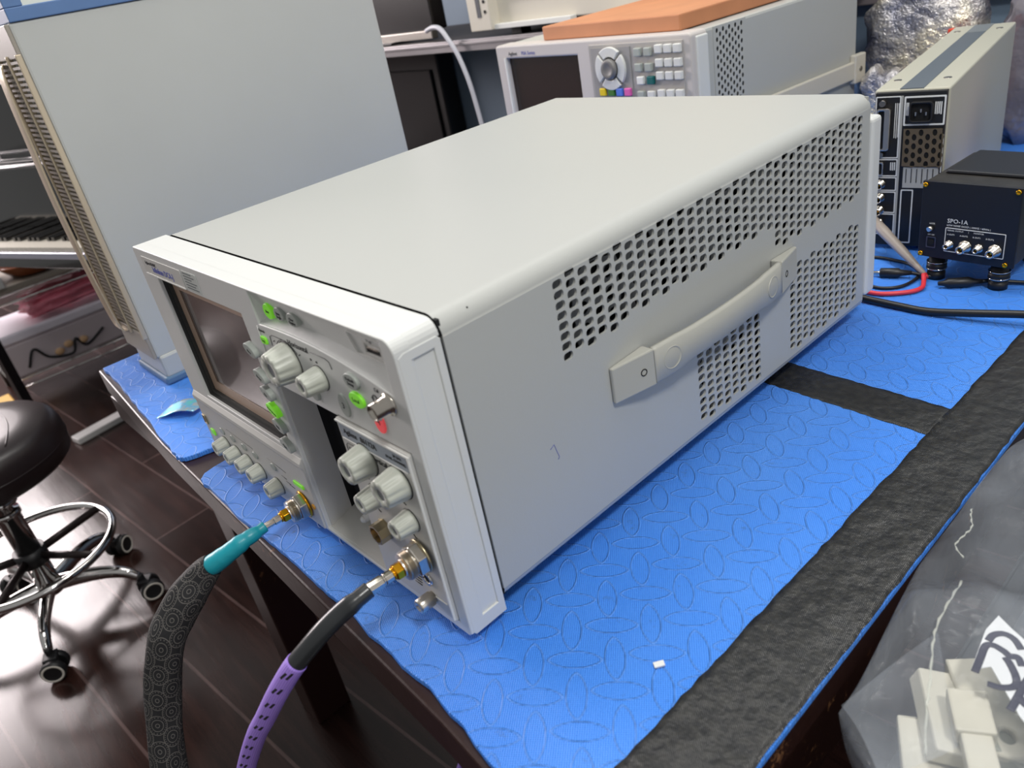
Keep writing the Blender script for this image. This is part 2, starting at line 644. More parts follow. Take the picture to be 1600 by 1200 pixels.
for i in range(35):
    y = 0.1293 + 0.01208 * i
    for j in range(-1, 30):
        z = 0.2102 - 0.00753 * j + (0.0037 if i % 2 else 0.0)
        if z > 0.217 or z < 0.023:
            continue
        low = 0.1555 if i <= 4 else (0.1605 if y < 0.386 else 0.1365)
        if i >= 21 and i <= 34 and low < 0.14 and False:
            pass
        if z >= low:
            hole(y, z)
        elif 0.272 < y < 0.364 and z < 0.093 and z > 0.0235:
            hole(y, z)
        elif y > 0.418 and z < 0.1095 and z > 0.0235:
            hole(y, z)
me = plate([(Y0, ZB + 0.008), (Y1, ZB + 0.008), (Y1, ZT - r), (Y0, ZT - r)], holes, 0.0020, 0.0)
g.mesh(me, T(Wd - 0.0010, 0, 0) @ YZ)
g.box((0.003, Y1 - 0.002, ZB + 0.002), (Wd - 0.002, Y1 - 0.0005, ZT - 0.002))
obj('cover', g, 'body', scope, label='grey textured metal cover with staggered vent holes')
# inner perforated sheet seen through the vents, and a dark chassis behind it
holes = []
for i in range(30):
    for j in range(12):
        y = 0.13 + 0.0146 * i
        z = 0.03 + 0.0165 * j + (0.0082 if i % 2 else 0)
        if z < 0.215:
            holes.append(ellipse(y, z, 0.0052, 0.0052, 10))
me = plate([(0.06, 0.016), (0.555, 0.016), (0.555, 0.222), (0.06, 0.222)], holes, 0.001)
g = G(); g.mesh(me, T(Wd - 0.010, 0, 0) @ YZ); obj('inner_sheet', g, 'inner', scope)
g = G(); g.box((0.01, 0.05, 0.014), (Wd - 0.032, 0.553, 0.222)); obj('chassis', g, 'void', scope)
# rear frame
g = G(); g.box((0.0, 0.5605, 0.022), (Wd + 0.003, 0.580, 0.206)); obj('rear_frame', g, 'bezel', scope, bevel=0.004, seg=3)
for y in (0.07, 0.50):
    for x in (0.05, 0.37):
        g = G(); g.cyl((x, y, MATZ), (x, y, ZB + 0.001), 0.012, 0.014); obj('foot', g, 'black', scope)
# scratch on the side
g = G(); g.tube([(Wd + 0.0001, 0.0985, 0.0985), (Wd + 0.0001, 0.1025, 0.1005), (Wd + 0.0001, 0.104, 0.094), (Wd + 0.0001, 0.1055, 0.0885), (Wd + 0.0001, 0.104, 0.087)], 0.00025, 6); obj('scratch', g, 'blueink', scope)
g = G(); g.sphere((0.4215, 0.058, 0.2235), 0.0009); obj('paint_chip', g, 'void', scope)
# --- side handle
def handle_sec(y):
    """outer x, inner x, zlo, zhi"""
    return y


g = G()
rings = []
for k in range(41):
    y = 0.2035 + (0.3815 - 0.2035) * k / 40
    u = (y - 0.2925) / 0.089
    out = 0.4368 + 0.0055 * (1 - u * u)
    inn = out - 0.0046
    waist = 0.0022 * max(0, 1 - (abs(u) / 0.68) ** 8)
    zl, zh = 0.1003 + waist * 1.3, 0.1308 - waist * 0.4
    rr_ = 0.0020
    ring = [(inn, y, zl + 0.001), (out - rr_, y, zl), (out, y, zl + rr_), (out, y, zh - rr_), (out - rr_, y, zh), (inn, y, zh)]
    rings.append(ring)
g.rings(rings, smooth=False)
hd = obj('side_handle', g, 'handle', scope, label='beige strap handle on the side cover')
for p in hd.data.polygons:
    p.use_smooth = abs(p.normal.y) < 0.5
for sgn, ya, yb in ((1, 0.1655, 0.2035), (-1, 0.4205, 0.3815)):
    g = G()
    zl, zh = 0.1003, 0.1310
    c = [(0.4252, ya, zl), (0.4285, ya, zl), (0.4368, yb, zl), (0.4252, yb, zl), (0.4252, ya, zh), (0.4285, ya, zh), (0.4368, yb, zh), (0.4252, yb, zh)]
    g.hexa([(a, b_, z - (0.0012 if (b_ == ya and z == zh) else 0)) for a, b_, z in c])
    ec = obj('handle_end', g, 'handle', hd, bevel=0.0012, label='wedge-shaped handle end cap with screw')
    ym = ya + (yb - ya) * 0.72
    xm = 0.4285 + 0.0083 * 0.72
    g = G(); g.lathe((xm - 0.0005, ym, 0.1155), (1, -0.2 * sgn, 0), [(0.0, 0.0030), (0.0008, 0.0030), (0.0008, 0.0022), (-0.003, 0.0022)], 20, cap0=False)
    obj('screw_hole', g, 'void', hd)
for y in (0.222, 0.363):
    u = (y - 0.2925) / 0.089
    out = 0.4368 + 0.0055 * (1 - u * u)
    g = G(); g.lathe((out - 0.0006, y, 0.1155), (1, 0.14 if y > .29 else -0.14, 0), [(0, 0.0095), (0.0010, 0.0095), (0.0010, 0.0087), (0.0002, 0.0080), (0.0000, 0.0001)], 32, cap0=False)
    obj('round_boss', g, 'handle', hd)

# --- front bezel: plate with openings
SX0, SX1, SZ0, SZ1 = 0.041, 0.2165, 0.079, 0.203     # screen opening
BX0, BX1, BZ0, BZ1 = 0.232, 0.3262, 0.0035, 0.1485   # empty bay
MX0, MX1, MZ0, MZ1 = 0.3262, 0.4135, 0.0085, 0.1495  # module bay
outer = [(0, 0.0035), (0.0035, 0), (Wd - 0.003, 0), (Wd, 0.003), (Wd, 0.2180)] + [(Wd - 0.0100 + 0.0100 * cos(q), 0.2183 + 0.0100 * sin(q)) for q in [pi / 2 * k / 8 for k in range(1, 9)]] + [(0.0035, 0.2283), (0, 0.2248)]
scr = [(SX0, SZ0), (SX1, SZ0), (SX1, SZ1), (SX0, SZ1)]
bays = [(BX0, BZ0), (BX1, BZ0), (BX1, MZ0), (MX1, MZ0), (MX1, MZ1), (BX1, MZ1), (BX1, BZ1), (BX0, BZ1)]
# recessed strip below the top edge (curved lower ledge)
led = [(0.244 + (0.412 - 0.244) * k / 14, 0.2005 - 0.0105 * (k / 14) ** 2.2 + 0.0030 * sin(pi * k / 14)) for k in range(15)]
strp = led + [(0.4125, 0.2262), (0.244, 0.2262)]
me = plate(outer, [scr, bays, strp], 0.012, 0.0010, 2)
g = G(); g.mesh(me, T(0, 0.006, 0) @ XZ)
# rear shell ring
obj('front_bezel', g, 'bezel', scope)
g = G()
sho = [(0, 0.0035), (0.0035, 0), (Wd - 0.0032, 0), (Wd - 0.0032, 0.2150), (Wd - 0.0002, 0.2180)] + [(Wd - 0.0102 + 0.010 * cos(q), 0.2183 + 0.0100 * sin(q)) for q in [pi / 2 * k / 6 for k in range(1, 7)]] + [(0.0035, 0.2283), (0, 0.2248)]
g.mesh(plate(sho, [[(0.004, 0.0034), (Wd - 0.0062, 0.0034), (Wd - 0.0062, 0.2264), (0.004, 0.2264)]], 0.0222, 0.0004, 1), T(0, 0.0214, 0) @ XZ)
obj('bezel_shell', g, 'bezel', scope)
g = G(); g.box((0.004, 0.0335, 0.0125), (Wd - 0.0018, 0.0360, 0.2262)); obj('front_gap', g, 'void', scope)
# right cheek of the bezel with recessed rack-mount panel
g = G()
me = plate([(0.004, 0.0005), (0.0325, 0.0005), (0.0325, 0.2160), (0.0300, 0.2185), (0.006, 0.2185), (0.002, 0.2165), (0.002, 0.003)], [[(0.0125, 0.012), (0.0270, 0.012), (0.0270, 0.2120), (0.0105, 0.2120)]], 0.003, 0.0006, 2)
g.mesh(me, T(Wd - 0.0012, 0, 0) @ YZ)
g.box((Wd - 0.004, 0.010, 0.010), (Wd - 0.0012, 0.029, 0.2145))
obj('bezel_cheek', g, 'bezel', scope)
# sloping face of the strip
g = G()
g.sm = True
rows = []
for k, (x, z) in enumerate([(0.240, 0.2005)] + led + [(0.418, 0.190)]):
    rows.append((x, z))
va = [[], [], [], []]
for x, z in rows:
    va[0].append(g.bm.verts.new((x, 0.0008, 0.2268)))
    va[1].append(g.bm.verts.new((x, 0.0030, 0.2240)))
    va[2].append(g.bm.verts.new((x, 0.0085, z + 0.0045)))
    va[3].append(g.bm.verts.new((x, 0.0005, z - 0.0006)))
for a in range(3):
    for i in range(len(rows) - 1):
        f = g.bm.faces.new((va[a][i], va[a][i + 1], va[a + 1][i + 1], va[a + 1][i]))
# left slanted cheek
g.sm = False
g.quadface([(0.2425, 0.0, 0.2275), (0.2425, 0.0, 0.2005), (0.251, 0.0095, 0.2045), (0.251, 0.002, 0.2268)])
g.quadface([(0.4145, 0.0, 0.2275), (0.4145, 0.0, 0.190), (0.405, 0.0095, 0.196), (0.405, 0.002, 0.2268)])
obj('control_recess', g, 'bezel', scope, label='sloping recess strip under the top edge')
# raised lower panel under the screen
g = G()
pf = [(0.0, 0.0745), (-0.0030, 0.0700), (-0.0032, 0.0665), (-0.0018, 0.0630), (-0.0016, 0.0015), (0.003, 0.0015), (0.003, 0.0745)]
g.rings([[(x, y, z) for y, z in pf] for x in (0.001, 0.2285)], smooth=False)
obj('knob_panel', g, 'bezel_in', scope, bevel=0.0006)
# label band at the top left
g = G(); me = plate(rrect(0.018, 0.2055, 0.112, 0.2215, 0.001, 2), (), 0.0008, 0.0002); g.mesh(me, T(0, -0.0002, 0) @ XZ)
lb = obj('name_label', g, 'bezel_in', scope)
g = G(); g.box((0.018, -0.0013, 0.2045), (0.112, 0.0, 0.2056)); obj('label_ridge', g, 'whiteplastic', lb)
g = G(); g.mesh(textmesh('Agilent 86100C', 0.0044), T(0.0255, -0.0007, 0.2165) @ XZ); obj('lettering', g, 'ink', lb)
g = G(); g.mesh(textmesh('Infiniium DCA-J', 0.0078, bold=0.00015), T(0.040, -0.0007, 0.2115) @ XZ); obj('lettering', g, 'blueink', lb)
g = G(); me = plate(rrect(0.116, 0.2055, 0.146, 0.2225, 0.0006, 2), (), 0.0004); g.mesh(me, T(0, -0.0002, 0) @ XZ)
st = obj('data_sticker', g, mat('pale_sticker', s(190, 194, 190), 0.5), scope)
g = G()
for k, w in enumerate((18, 22, 15, 24, 20, 25)):
    g.box((0.1185, -0.0006, 0.2203 - k * 0.0026), (0.1185 + w * 0.001, -0.0003, 0.2213 - k * 0.0026))
obj('print_lines', g, mat('sticker_print', s(95, 104, 104), 0.6), st)
# screen
g = G()
me = plate([(SX0 - 0.001, SZ0 - 0.001), (SX1 + 0.001, SZ0 - 0.001), (SX1 + 0.001, SZ1 + 0.001), (SX0 - 0.001, SZ1 + 0.001)], [[(SX0 + 0.004, SZ0 + 0.004), (SX1 - 0.002, SZ0 + 0.004), (SX1 - 0.002, SZ1 - 0.002), (SX0 + 0.004, SZ1 - 0.002)]], 0.003)
g.mesh(me, T(0, 0.0075, 0) @ XZ)
g.box((SX0 - 0.001, 0.003, SZ0 - 0.001), (SX0 + 0.0003, 0.012, SZ1))
g.box((SX0, 0.003, SZ0 - 0.001), (SX1, 0.012, SZ0 + 0.0003))
obj('screen_gasket', g, 'darkframe', scope)


def m_screen():
    b = NB('worn_display_film')
    b.p.inputs['Base Color'].default_value = s(78, 64, 60)
    b.p.inputs['Roughness'].default_value = 0.22
    b.p.inputs['Coat Weight'].default_value = 0.5
    b.l(b.mix(b.ramp(b.noise(14, 4), [(0.4, (0, 0, 0, 1)), (0.7, (1, 1, 1, 1))]), s(70, 58, 55), s(96, 80, 74)), b.p.inputs['Base Color'])
    return b.m


g = G(); g.box((SX0, 0.0095, SZ0), (SX1, 0.0115, SZ1)); obj('display', g, m_screen(), scope)
g = G()
me = plate([(SX0 + 0.004, SZ0 + 0.004), (SX1 - 0.003, SZ0 + 0.004), (SX1 - 0.003, SZ1 - 0.004), (SX0 + 0.004, SZ1 - 0.004)], [[(SX0 + 0.017, SZ0 + 0.016), (SX1 - 0.006, SZ0 + 0.016), (SX1 - 0.006, SZ1 - 0.012), (SX0 + 0.017, SZ1 - 0.012)]], 0.0006)
g.mesh(me, T(0, 0.0090, 0) @ XZ)
obj('display_border', g, mat('tan_display_border', s(176, 150, 130), 0.35), scope)


def on_face(name, txt, size, x, z, y=-0.0003, m='ink', align='CENTER', parent=scope, rot=0, bold=0.0):
    g = G(); g.mesh(textmesh(txt, size, align, bold=bold), T(x, y, z) @ Matrix.Rotation(-rot, 4, 'Y') @ XZ)
    return obj(name, g, m, parent)


def button(x, z, a, b_, m, txt, y=0.0, parent=scope, rot=0, lens=False, h=0.0022, ts=0.0034):
    pts = ellipse(0, 0, a, b_, 26)
    if lens:
        pts = [(px, pz if pz > 0 else pz * 0.72) for px, pz in pts]
    me = plate(pts, (), h + 0.002, 0.0007, 2)
    g = G(); g.mesh(me, XZ)
    o = obj('button', g, m, parent, loc=(x, y - h / 2 + 0.001, z))
    o.rotation_euler = (0, -rot, 0)
    if txt:
        for k, t in enumerate(txt.split('|')):
            n = len(txt.split('|'))
            g = G(); g.mesh(textmesh(t, ts, 'CENTER'), T(0, -(h + 0.002) / 2 - 0.0001, (n - 1) * ts * 0.45 - k * ts * 0.9) @ XZ)
            obj('legend', g, 'ink', o)
    return o


# softkeys beside the screen
for z, m, t in ((0.173, 'button', 'Save'), (0.150, 'button', 'Scope'), (0.1345, 'button', 'Eye'), (0.1190, 'green', 'Instrument'), (0.1040, 'button', 'TDR'), (0.0850, 'button', 'Mask')):
    button(0.2165, z, 0.0092, 0.0056, m, t, y=-0.001, rot=radians(-22), lens=True, ts=0.0030, h=0.0035)
button(0.2615, 0.2125, 0.0068, 0.0060, 'green', 'Run', y=0.005, ts=0.003)
button(0.2785, 0.2130, 0.0068, 0.0060, 'button', 'Stop|Single', y=0.005, lens=True, ts=0.003)
button(0.2975, 0.2125, 0.0080, 0.0058, 'button', 'Clear|Display', y=0.005, lens=True, ts=0.003)
button(0.3665, 0.1875, 0.0085, 0.0058, 'button', 'Default|Setup', ts=0.0034)
button(0.3665, 0.1740, 0.0085, 0.0056, 'green', 'Local', ts=0.0040)
button(0.3440, 0.1625, 0.0062, 0.0090, 'button', '3', ts=0.0065, h=0.0012)
button(0.3865, 0.1640, 0.0060, 0.0085, 'red', '4', ts=0.0065, h=0.0012)
button(0.3055, 0.1600, 0.0052, 0.0050, 'button', None)
# small lit lamp on the control face
g = G(); g.mesh(plate(rrect(0.2415, 0.1850, 0.2505, 0.1910, 0.002, 3), (), 0.002, 0.0004), T(0, -0.0005, 0) @ XZ); gl = obj('indicator_lamp', g, 'green', scope)
on_face('legend', 'Trig', 0.0030, 0.246, 0.188, -0.0017, parent=gl)
on_face('legend', 'Armed', 0.0034, 0.2455, 0.1955)
on_face('legend', 'Horizontal', 0.0064, 0.300, 0.1955)
on_face('legend', 'Cal', 0.0038, 0.3935, 0.1885)
g = G()


def line2(pts, y=-0.0002, r=0.00022, gg=None):
    (gg or g).tube([(x, y, z) for x, z in pts], r, 5)


line2([(0.2565, 0.186), (0.2575, 0.1935), (0.262, 0.1955), (0.283, 0.1955)])
line2([(0.3175, 0.1955), (0.337, 0.1955), (0.341, 0.194), (0.342, 0.189)])
line2([(0.280 + 0.0185 * cos(t), 0.178 + 0.0175 * sin(t)) for t in [radians(35 + 110 * k / 12) for k in range(13)]])
for q in ((0.2625, 0.1905), (0.2985, 0.1880)):
    line2([(q[0] - 0.001, q[1]), (q[0] + 0.001, q[1] + 0.001)], r=0.0004)
for dx in (-0.0022, 0.0022):
    g.rings([[(0.3185 + dx, -0.0004, 0.1892), (0.3185 + dx * 2, -0.0004, 0.1902), (0.3185 + dx * 2, -0.0004, 0.1882)], [(0.3185 + dx, -0.0001, 0.1892), (0.3185 + dx * 2, -0.0001, 0.1902), (0.3185 + dx * 2, -0.0001, 0.1882)]], smooth=False)
# cal target symbol
line2([(0.3890 + 0.0028 * cos(t), 0.1810 + 0.0028 * sin(t)) for t in [2 * pi * k / 12 for k in range(13)]], r=0.0004)
line2([(0.3850, 0.1810), (0.3868, 0.1810)], r=0.0004)
obj('printed_marks', g, 'ink', scope)
# seam line between display section and control section
g = G(); line2([(0.2405, 0.1985), (0.2385, 0.150)], r=0.0004); obj('seam', g, 'whiteplastic', scope)


def knob(x, z, r, h, y=0.0, parent=scope, nf=10, m='knob', name='knob'):
    d = 0.11

    def mod(a, i):
        if 2 <= i <= 4:
            return 1 - d * max(0, cos(nf * a)) ** 2
        return 1
    g = G()
    prof = [(0, r), (h * 0.16, r), (h * 0.42, r * 0.955), (h * 0.86, r * 0.87), (h * 0.97, r * 0.84), (h, r * 0.80), (h, r * 0.40), (h - 0.0012, r * 0.36)]
    g.lathe((0, 0, 0), (0, -1, 0), prof, 60, mod, cap1=False)
    o = obj(name, g, m, parent, loc=(x, y, z), angle=30)
    g = G(); g.lathe((0, 0, 0), (0, -1, 0), [(h - 0.0035, r * 0.40), (h - 0.0011, r * 0.38)], 20); obj('finger_dimple', g, 'knobhole', o)
    g = G(); g.lathe((0, 0, 0), (0, -1, 0), [(-0.0004, r * 1.05), (0.0004, r * 1.05)], 32); obj('shadow_gap', g, 'black', o)
    return o


knob(0.280, 0.1790, 0.0150, 0.0165, nf=12)
knob(0.3215, 0.1770, 0.0092, 0.0155, nf=8)
for x, z in ((0.0455, 0.0240), (0.0710, 0.0225), (0.0960, 0.0215), (0.1210, 0.0205), (0.1560, 0.0180)):
    knob(x, z, 0.0088, 0.0130, y=-0.0016, nf=8)
for x, z in ((0.0480, 0.0400), (0.0725, 0.0400), (0.0975, 0.0390), (0.1210, 0.0385), (0.1600, 0.0405)):
    button(x, z, 0.0052, 0.0038, 'button', None, y=-0.0016, h=0.0012)
for x, z, rr2 in ((0.0175, 0.0290, 0.0036), ):
    g = G(); g.mesh(plate(rrect(x - 0.0045, z - 0.0035, x + 0.0045, z + 0.0035, 0.0015), (), 0.002, 0.0004), T(0, -0.0022, 0) @ XZ); obj('indicator_lamp', g, 'green', scope)
g = G(); g.mesh(plate(rrect(0.1985, 0.0385, 0.2160, 0.0425, 0.0012), (), 0.002, 0.0004), T(0, -0.0022, 0) @ XZ); obj('indicator_lamp', g, 'green', scope)
g = G(); g.mesh(plate(rrect(0.0040, 0.0360, 0.0115, 0.0470, 0.0010), [rrect(0.0055, 0.0375, 0.0100, 0.0455, 0.0006)], 0.002, 0.0003), T(0, -0.0022, 0) @ XZ); obj('phone_jack', g, 'brass', scope)
g = G()
line2([(0.062, 0.0465), (0.064, 0.0475), (0.118, 0.0455), (0.120, 0.0445)], y=-0.0018)
line2([(0.150, 0.0470), (0.185, 0.0440)], y=-0.0018)
for q in ((0.172, 0.036), (0.178, 0.0325), (0.184, 0.031)):
    line2([q, (q[0] + 0.009, q[1] - 0.0008)], y=-0.0018, r=0.0003)
obj('printed_marks', g, 'ink', scope)
g = G(); g.cyl((0.2225, -0.0016, 0.0235), (0.2225, -0.0028, 0.0235), 0.0026); obj('orange_lamp', g, mat('orange_lamp', s(225, 160, 40), 0.4), scope)

# USB door on the recess strip
g = G()
me = plate(rrect(0.371, 0.2055, 0.4105, 0.2232, 0.0025), [rrect(0.3719, 0.2064, 0.4096, 0.2223, 0.0019)], 0.0012)
g.mesh(me, T(0, 0.0024 + 0.225 * 0.224, 0) @ Matrix(((1, 0, 0, 0), (0, -0.225, -1, 0), (0, 1, 0, 0), (0, 0, 0, 1))))
obj('usb_outline', g, 'whiteplastic', scope)
g = G(); me = plate(rrect(0.3855, 0.2090, 0.4055, 0.2190, 0.0010), [rrect(0.3875, 0.2110, 0.4035, 0.2170, 0.0004)], 0.003, 0.0004)
g.mesh(me, T(0, 0.0055, 0) @ XZ); ub = obj('usb_port', g, 'bezel_in', scope)
g = G(); g.box((0.3875, 0.0050, 0.2110), (0.4035, 0.0062, 0.2170)); obj('port_cavity', g, 'void', ub)
g = G(); g.box((0.3890, 0.0042, 0.2140), (0.4012, 0.0052, 0.2152)); obj('contact_tongue', g, 'steel', ub)
on_face('legend', '>-o', 0.0040, 0.3960, 0.2205, 0.0028)

# BNC connector
g = G()
g.lathe((0.4050, 0.0, 0.1825), (0, -1, 0), [(0, 0.0074), (0.0015, 0.0074), (0.0015, 0.0058), (0.004, 0.0058), (0.0042, 0.0054), (0.0125, 0.0054), (0.0128, 0.0047), (0.008, 0.0045)], 28, cap1=False)
g.cyl((0.4050, -0.0085, 0.1875), (0.4050, -0.0085, 0.1890), 0.0011); g.cyl((0.4050, -0.0085, 0.1775), (0.4050, -0.0085, 0.1760), 0.0011)
bn = obj('bnc_connector', g, 'steel', scope)
g = G(); g.cyl((0.4050, -0.004, 0.1825), (0.4050, -0.0090, 0.1825), 0.0044, n=20); obj('insulator', g, mat('ptfe_insulator', s(170, 160, 145), 0.5), bn)

# empty plug-in bay: walls, floor, black interior
g = G()
g.box((BX0 - 0.0012, 0.0035, 0.0), (BX0 + 0.0014, 0.0258, BZ1))                 # left wall
g.box((BX0 - 0.001, 0.004, 0.0), (MX1, 0.0325, BZ0))                 # floor
g.hexa([(BX0, 0.003, 0.001), (BX1, 0.003, 0.001), (BX1, 0.030, 0.001), (BX0, 0.030, 0.001), (BX0, 0.003, 0.004), (BX1, 0.003, 0.004), (BX1, 0.030, 0.011), (BX0, 0.030, 0.011)])
g.box((BX0 - 0.001, 0.004, BZ1), (MX1, 0.030, BZ1 + 0.001))
obj('bay_lining', g, 'bezel_in', scope)
g = G(); g.box((BX0 + 0.001, 0.046, 0.004), (BX1, 0.048, BZ1)); g.box((BX0 - 0.001, 0.0258, 0.003), (BX0 + 0.001, 0.048, BZ1)); g.box((BX0, 0.030, 0.0035), (BX1, 0.048, 0.006)); obj('bay_interior', g, 'void', scope)
M['slate'] = mat('dark_grey_moulding', s(66, 69, 76), 0.5)
for a, b_ in (((0.262, 0.038, 0.095), (0.300, 0.047, 0.135)), ((0.262, 0.036, 0.070), (0.32, 0.047, 0.082)), ((0.270, 0.035, 0.030), (0.32, 0.047, 0.038))):
    g = G(); g.box(a, b_); obj('bay_rib', g, 'slate', scope, bevel=0.001)
for x, z in ((0.268, 0.018), (0.322, 0.020)):
    g = G(); g.cyl((x, 0.032, z), (x - 0.001, 0.019, z - 0.001), 0.0042, 0.0034); g.sphere((x - 0.001, 0.019, z - 0.001), 0.0034); obj('latch_pin', g, 'whiteplastic', scope)
g = G(); g.cyl((0.285, 0.036, 0.018), (0.285, 0.020, 0.017), 0.0050, n=20); g.box((0.289, 0.024, 0.013), (0.300, 0.034, 0.021)); obj('bay_connector', g, 'steel_dark', scope)

# --- plug-in module
g = G()
g.mesh(plate(rrect(MX0 + 0.0006, MZ0 + 0.0006, MX1 - 0.0006, MZ1 - 0.0006, 0.001, 2), (), 0.006, 0.0006), T(0, 0.0010, 0) @ XZ)
g.box((MX0 + 0.002, 0.004, MZ0 + 0.002), (MX1 - 0.002, 0.070, MZ1 - 0.003))
mod = obj('plugin_module', g, 'bezel_in', scope, label='plug-in module with four knobs and coaxial inputs')
g = G()
g.box((MX0 + 0.0005, -0.0032, MZ1 - 0.0032), (MX1 - 0.0005, -0.0015, MZ1 - 0.0016))
g.box((MX1 - 0.0026, -0.0034, MZ0 + 0.002), (MX1 - 0.0008, -0.0015, MZ1 - 0.003))
g.box((MX0 + 0.004, -0.0030, MZ1 - 0.0160), (MX1 - 0.006, -0.0015, MZ1 - 0.0152))
g.box((MX1 - 0.021, -0.0026, 0.0215), (MX1 - 0.006, -0.0015, 0.0226))
obj('module_ridge', g, 'whiteplastic', mod, bevel=0.0004)
g = G(); g.box((MX0 + 0.003, -0.0024, MZ1 - 0.0150), (MX1 - 0.005, -0.0015, MZ1 - 0.0042)); ml = obj('module_label', g, 'labelgrey', mod)
on_face('lettering', 'Agilent', 0.0060, MX0 + 0.0165, MZ1 - 0.0090, -0.0026, parent=mod)
on_face('lettering', '86112A', 0.0060, MX0 + 0.0385, MZ1 - 0.0090, -0.0026, parent=mod, bold=0.0001)
on_face('lettering', '20 GHz', 0.0030, MX1 - 0.0150, MZ1 - 0.0070, -0.0026, parent=mod)
on_face('lettering', 'DUAL CHANNEL', 0.0030, MX1 - 0.0175, MZ1 - 0.0105, -0.0026, parent=mod)
on_face('lettering', 'Vertical', 0.0062, 0.3720, 0.1290, -0.0023, parent=mod)
g = G()
line2([(0.3310, 0.112), (0.3310, 0.1275), (0.3335, 0.1300), (0.3580, 0.1300)], y=-0.0022)
line2([(0.3850, 0.1300), (0.4010, 0.1300), (0.4045, 0.1275), (0.4050, 0.118)], y=-0.0022)
line2([(0.3345, 0.122), (0.3345, 0.127)], y=-0.0022)
for x, z in ((0.384, 0.1245), (0.3895, 0.0745), (0.3480, 0.0780), (0.3885, 0.1025), (0.3465, 0.1060)):
    line2([(x, z + 0.0018), (x + 0.0012, z), (x + 0.0030, z - 0.0006)], y=-0.0022, r=0.0003)
for q in range(5):
    line2([(0.366 + q * 0.0012, 0.036 - q * 0.0030), (0.383 - q * 0.001, 0.036 - q * 0.0030)], y=-0.0022, r=0.0004)
obj('printed_marks', g, 'ink', mod)
for x, z, r_, h_ in ((0.3555, 0.1245, 0.0122, 0.0170), (0.3930, 0.1210, 0.0122, 0.0165), (0.3520, 0.0930, 0.0090, 0.0140), (0.3925, 0.0900, 0.0086, 0.0145)):
    knob(x, z, r_, h_, y=-0.002, parent=mod, nf=9)
# capped N connector
g = G(); g.lathe((0.3500, -0.002, 0.0620), (0, -1, 0), [(0, 0.0088), (0.001, 0.0088), (0.001, 0.0083), (0.0095, 0.0083), (0.0095, 0.0066), (0.003, 0.0062), (0.003, 0.0012)], 8, smooth=False, cap1=True)
nb = obj('open_coax_connector', g, 'brass', mod, label='unused brass coaxial input')
g = G(); g.cyl((0.3500, -0.004, 0.0620), (0.3500, -0.009, 0.0620), 0.0018, n=12); obj('center_pin', g, 'gold', nb)
g = G(); g.lathe((0.3905, -0.002, 0.0372), (0, -1, 0), [(0, 0.0060), (0.0016, 0.0056), (0.0016, 0.0038), (-0.002, 0.0036)], 28, cap1=False); rg = obj('lock_ring', g, 'chrome', mod)
g = G(); g.cyl((0.3905, -0.0022, 0.0372), (0.3905, -0.0026, 0.0372), 0.0040, n=18); obj('hole', g, 'void', rg)
g = G(); g.lathe((0.3905, -0.002, 0.0200), (0, -1, 0), [(0, 0.0046), (0.002, 0.0046), (0.002, 0.0056), (0.0125, 0.0056), (0.0135, 0.0048), (0.0135, 0.0026), (0.0125, 0.0022)], 60, lambda a, i: 1 - (0.05 if 2 <= i <= 3 and (int(a / (2 * pi) * 60) % 2) else 0))
obj('knurled_screw', g, 'steel_lt', mod)

# =================================================================== cables on the front
def ribs(prof, n, r0, r1, d0, d1):
    out = []
    for k in range(n):
        a = d0 + (d1 - d0) * k / n
        out += [(a, r0), (a + (d1 - d0) * 0.5 / n, r1)]
    return out


def connector(root, o, d, sc=1.0):
    """N-to-SMA adapter: brass ring, hex nut, threaded body, gold nut"""
    g = G(); g.lathe(o, d, [(0, 0.0125), (0.0012, 0.0130), (0.0020, 0.0125)], 36); obj('brass_ring', g, 'brass' if sc == 1 else 'gold', root)
    g = G(); g.lathe(o, d, [(0.0014, 0.0118), (0.0022, 0.0124), (0.0082, 0.0124), (0.0090, 0.0115)], 6, smooth=False); obj('hex_nut', g, 'steel', root, bevel=0.0005)
    g = G(); g.lathe(o, d, [(0.0085, 0.0088), (0.0100, 0.0088), (0.0100, 0.0102)] + ribs(None, 5, 0.0104, 0.0090, 0.0102, 0.0150) + [(0.0155, 0.0098), (0.0158, 0.0062), (0.0168, 0.0060)], 36, smooth=False); obj('threaded_body', g, 'steel_lt', root)
    g = G(); g.lathe(o, d, [(0.0165, 0.0050), (0.0172, 0.0060), (0.0222, 0.0060), (0.0230, 0.0050)], 6, smooth=False); obj('sma_nut', g, 'gold', root, bevel=0.0004)
    g = G(); g.lathe(o, d, [(0.0225, 0.0042), (0.0245, 0.0042), (0.0245, 0.0036)], 24); obj('gold_collar', g, 'gold', root)


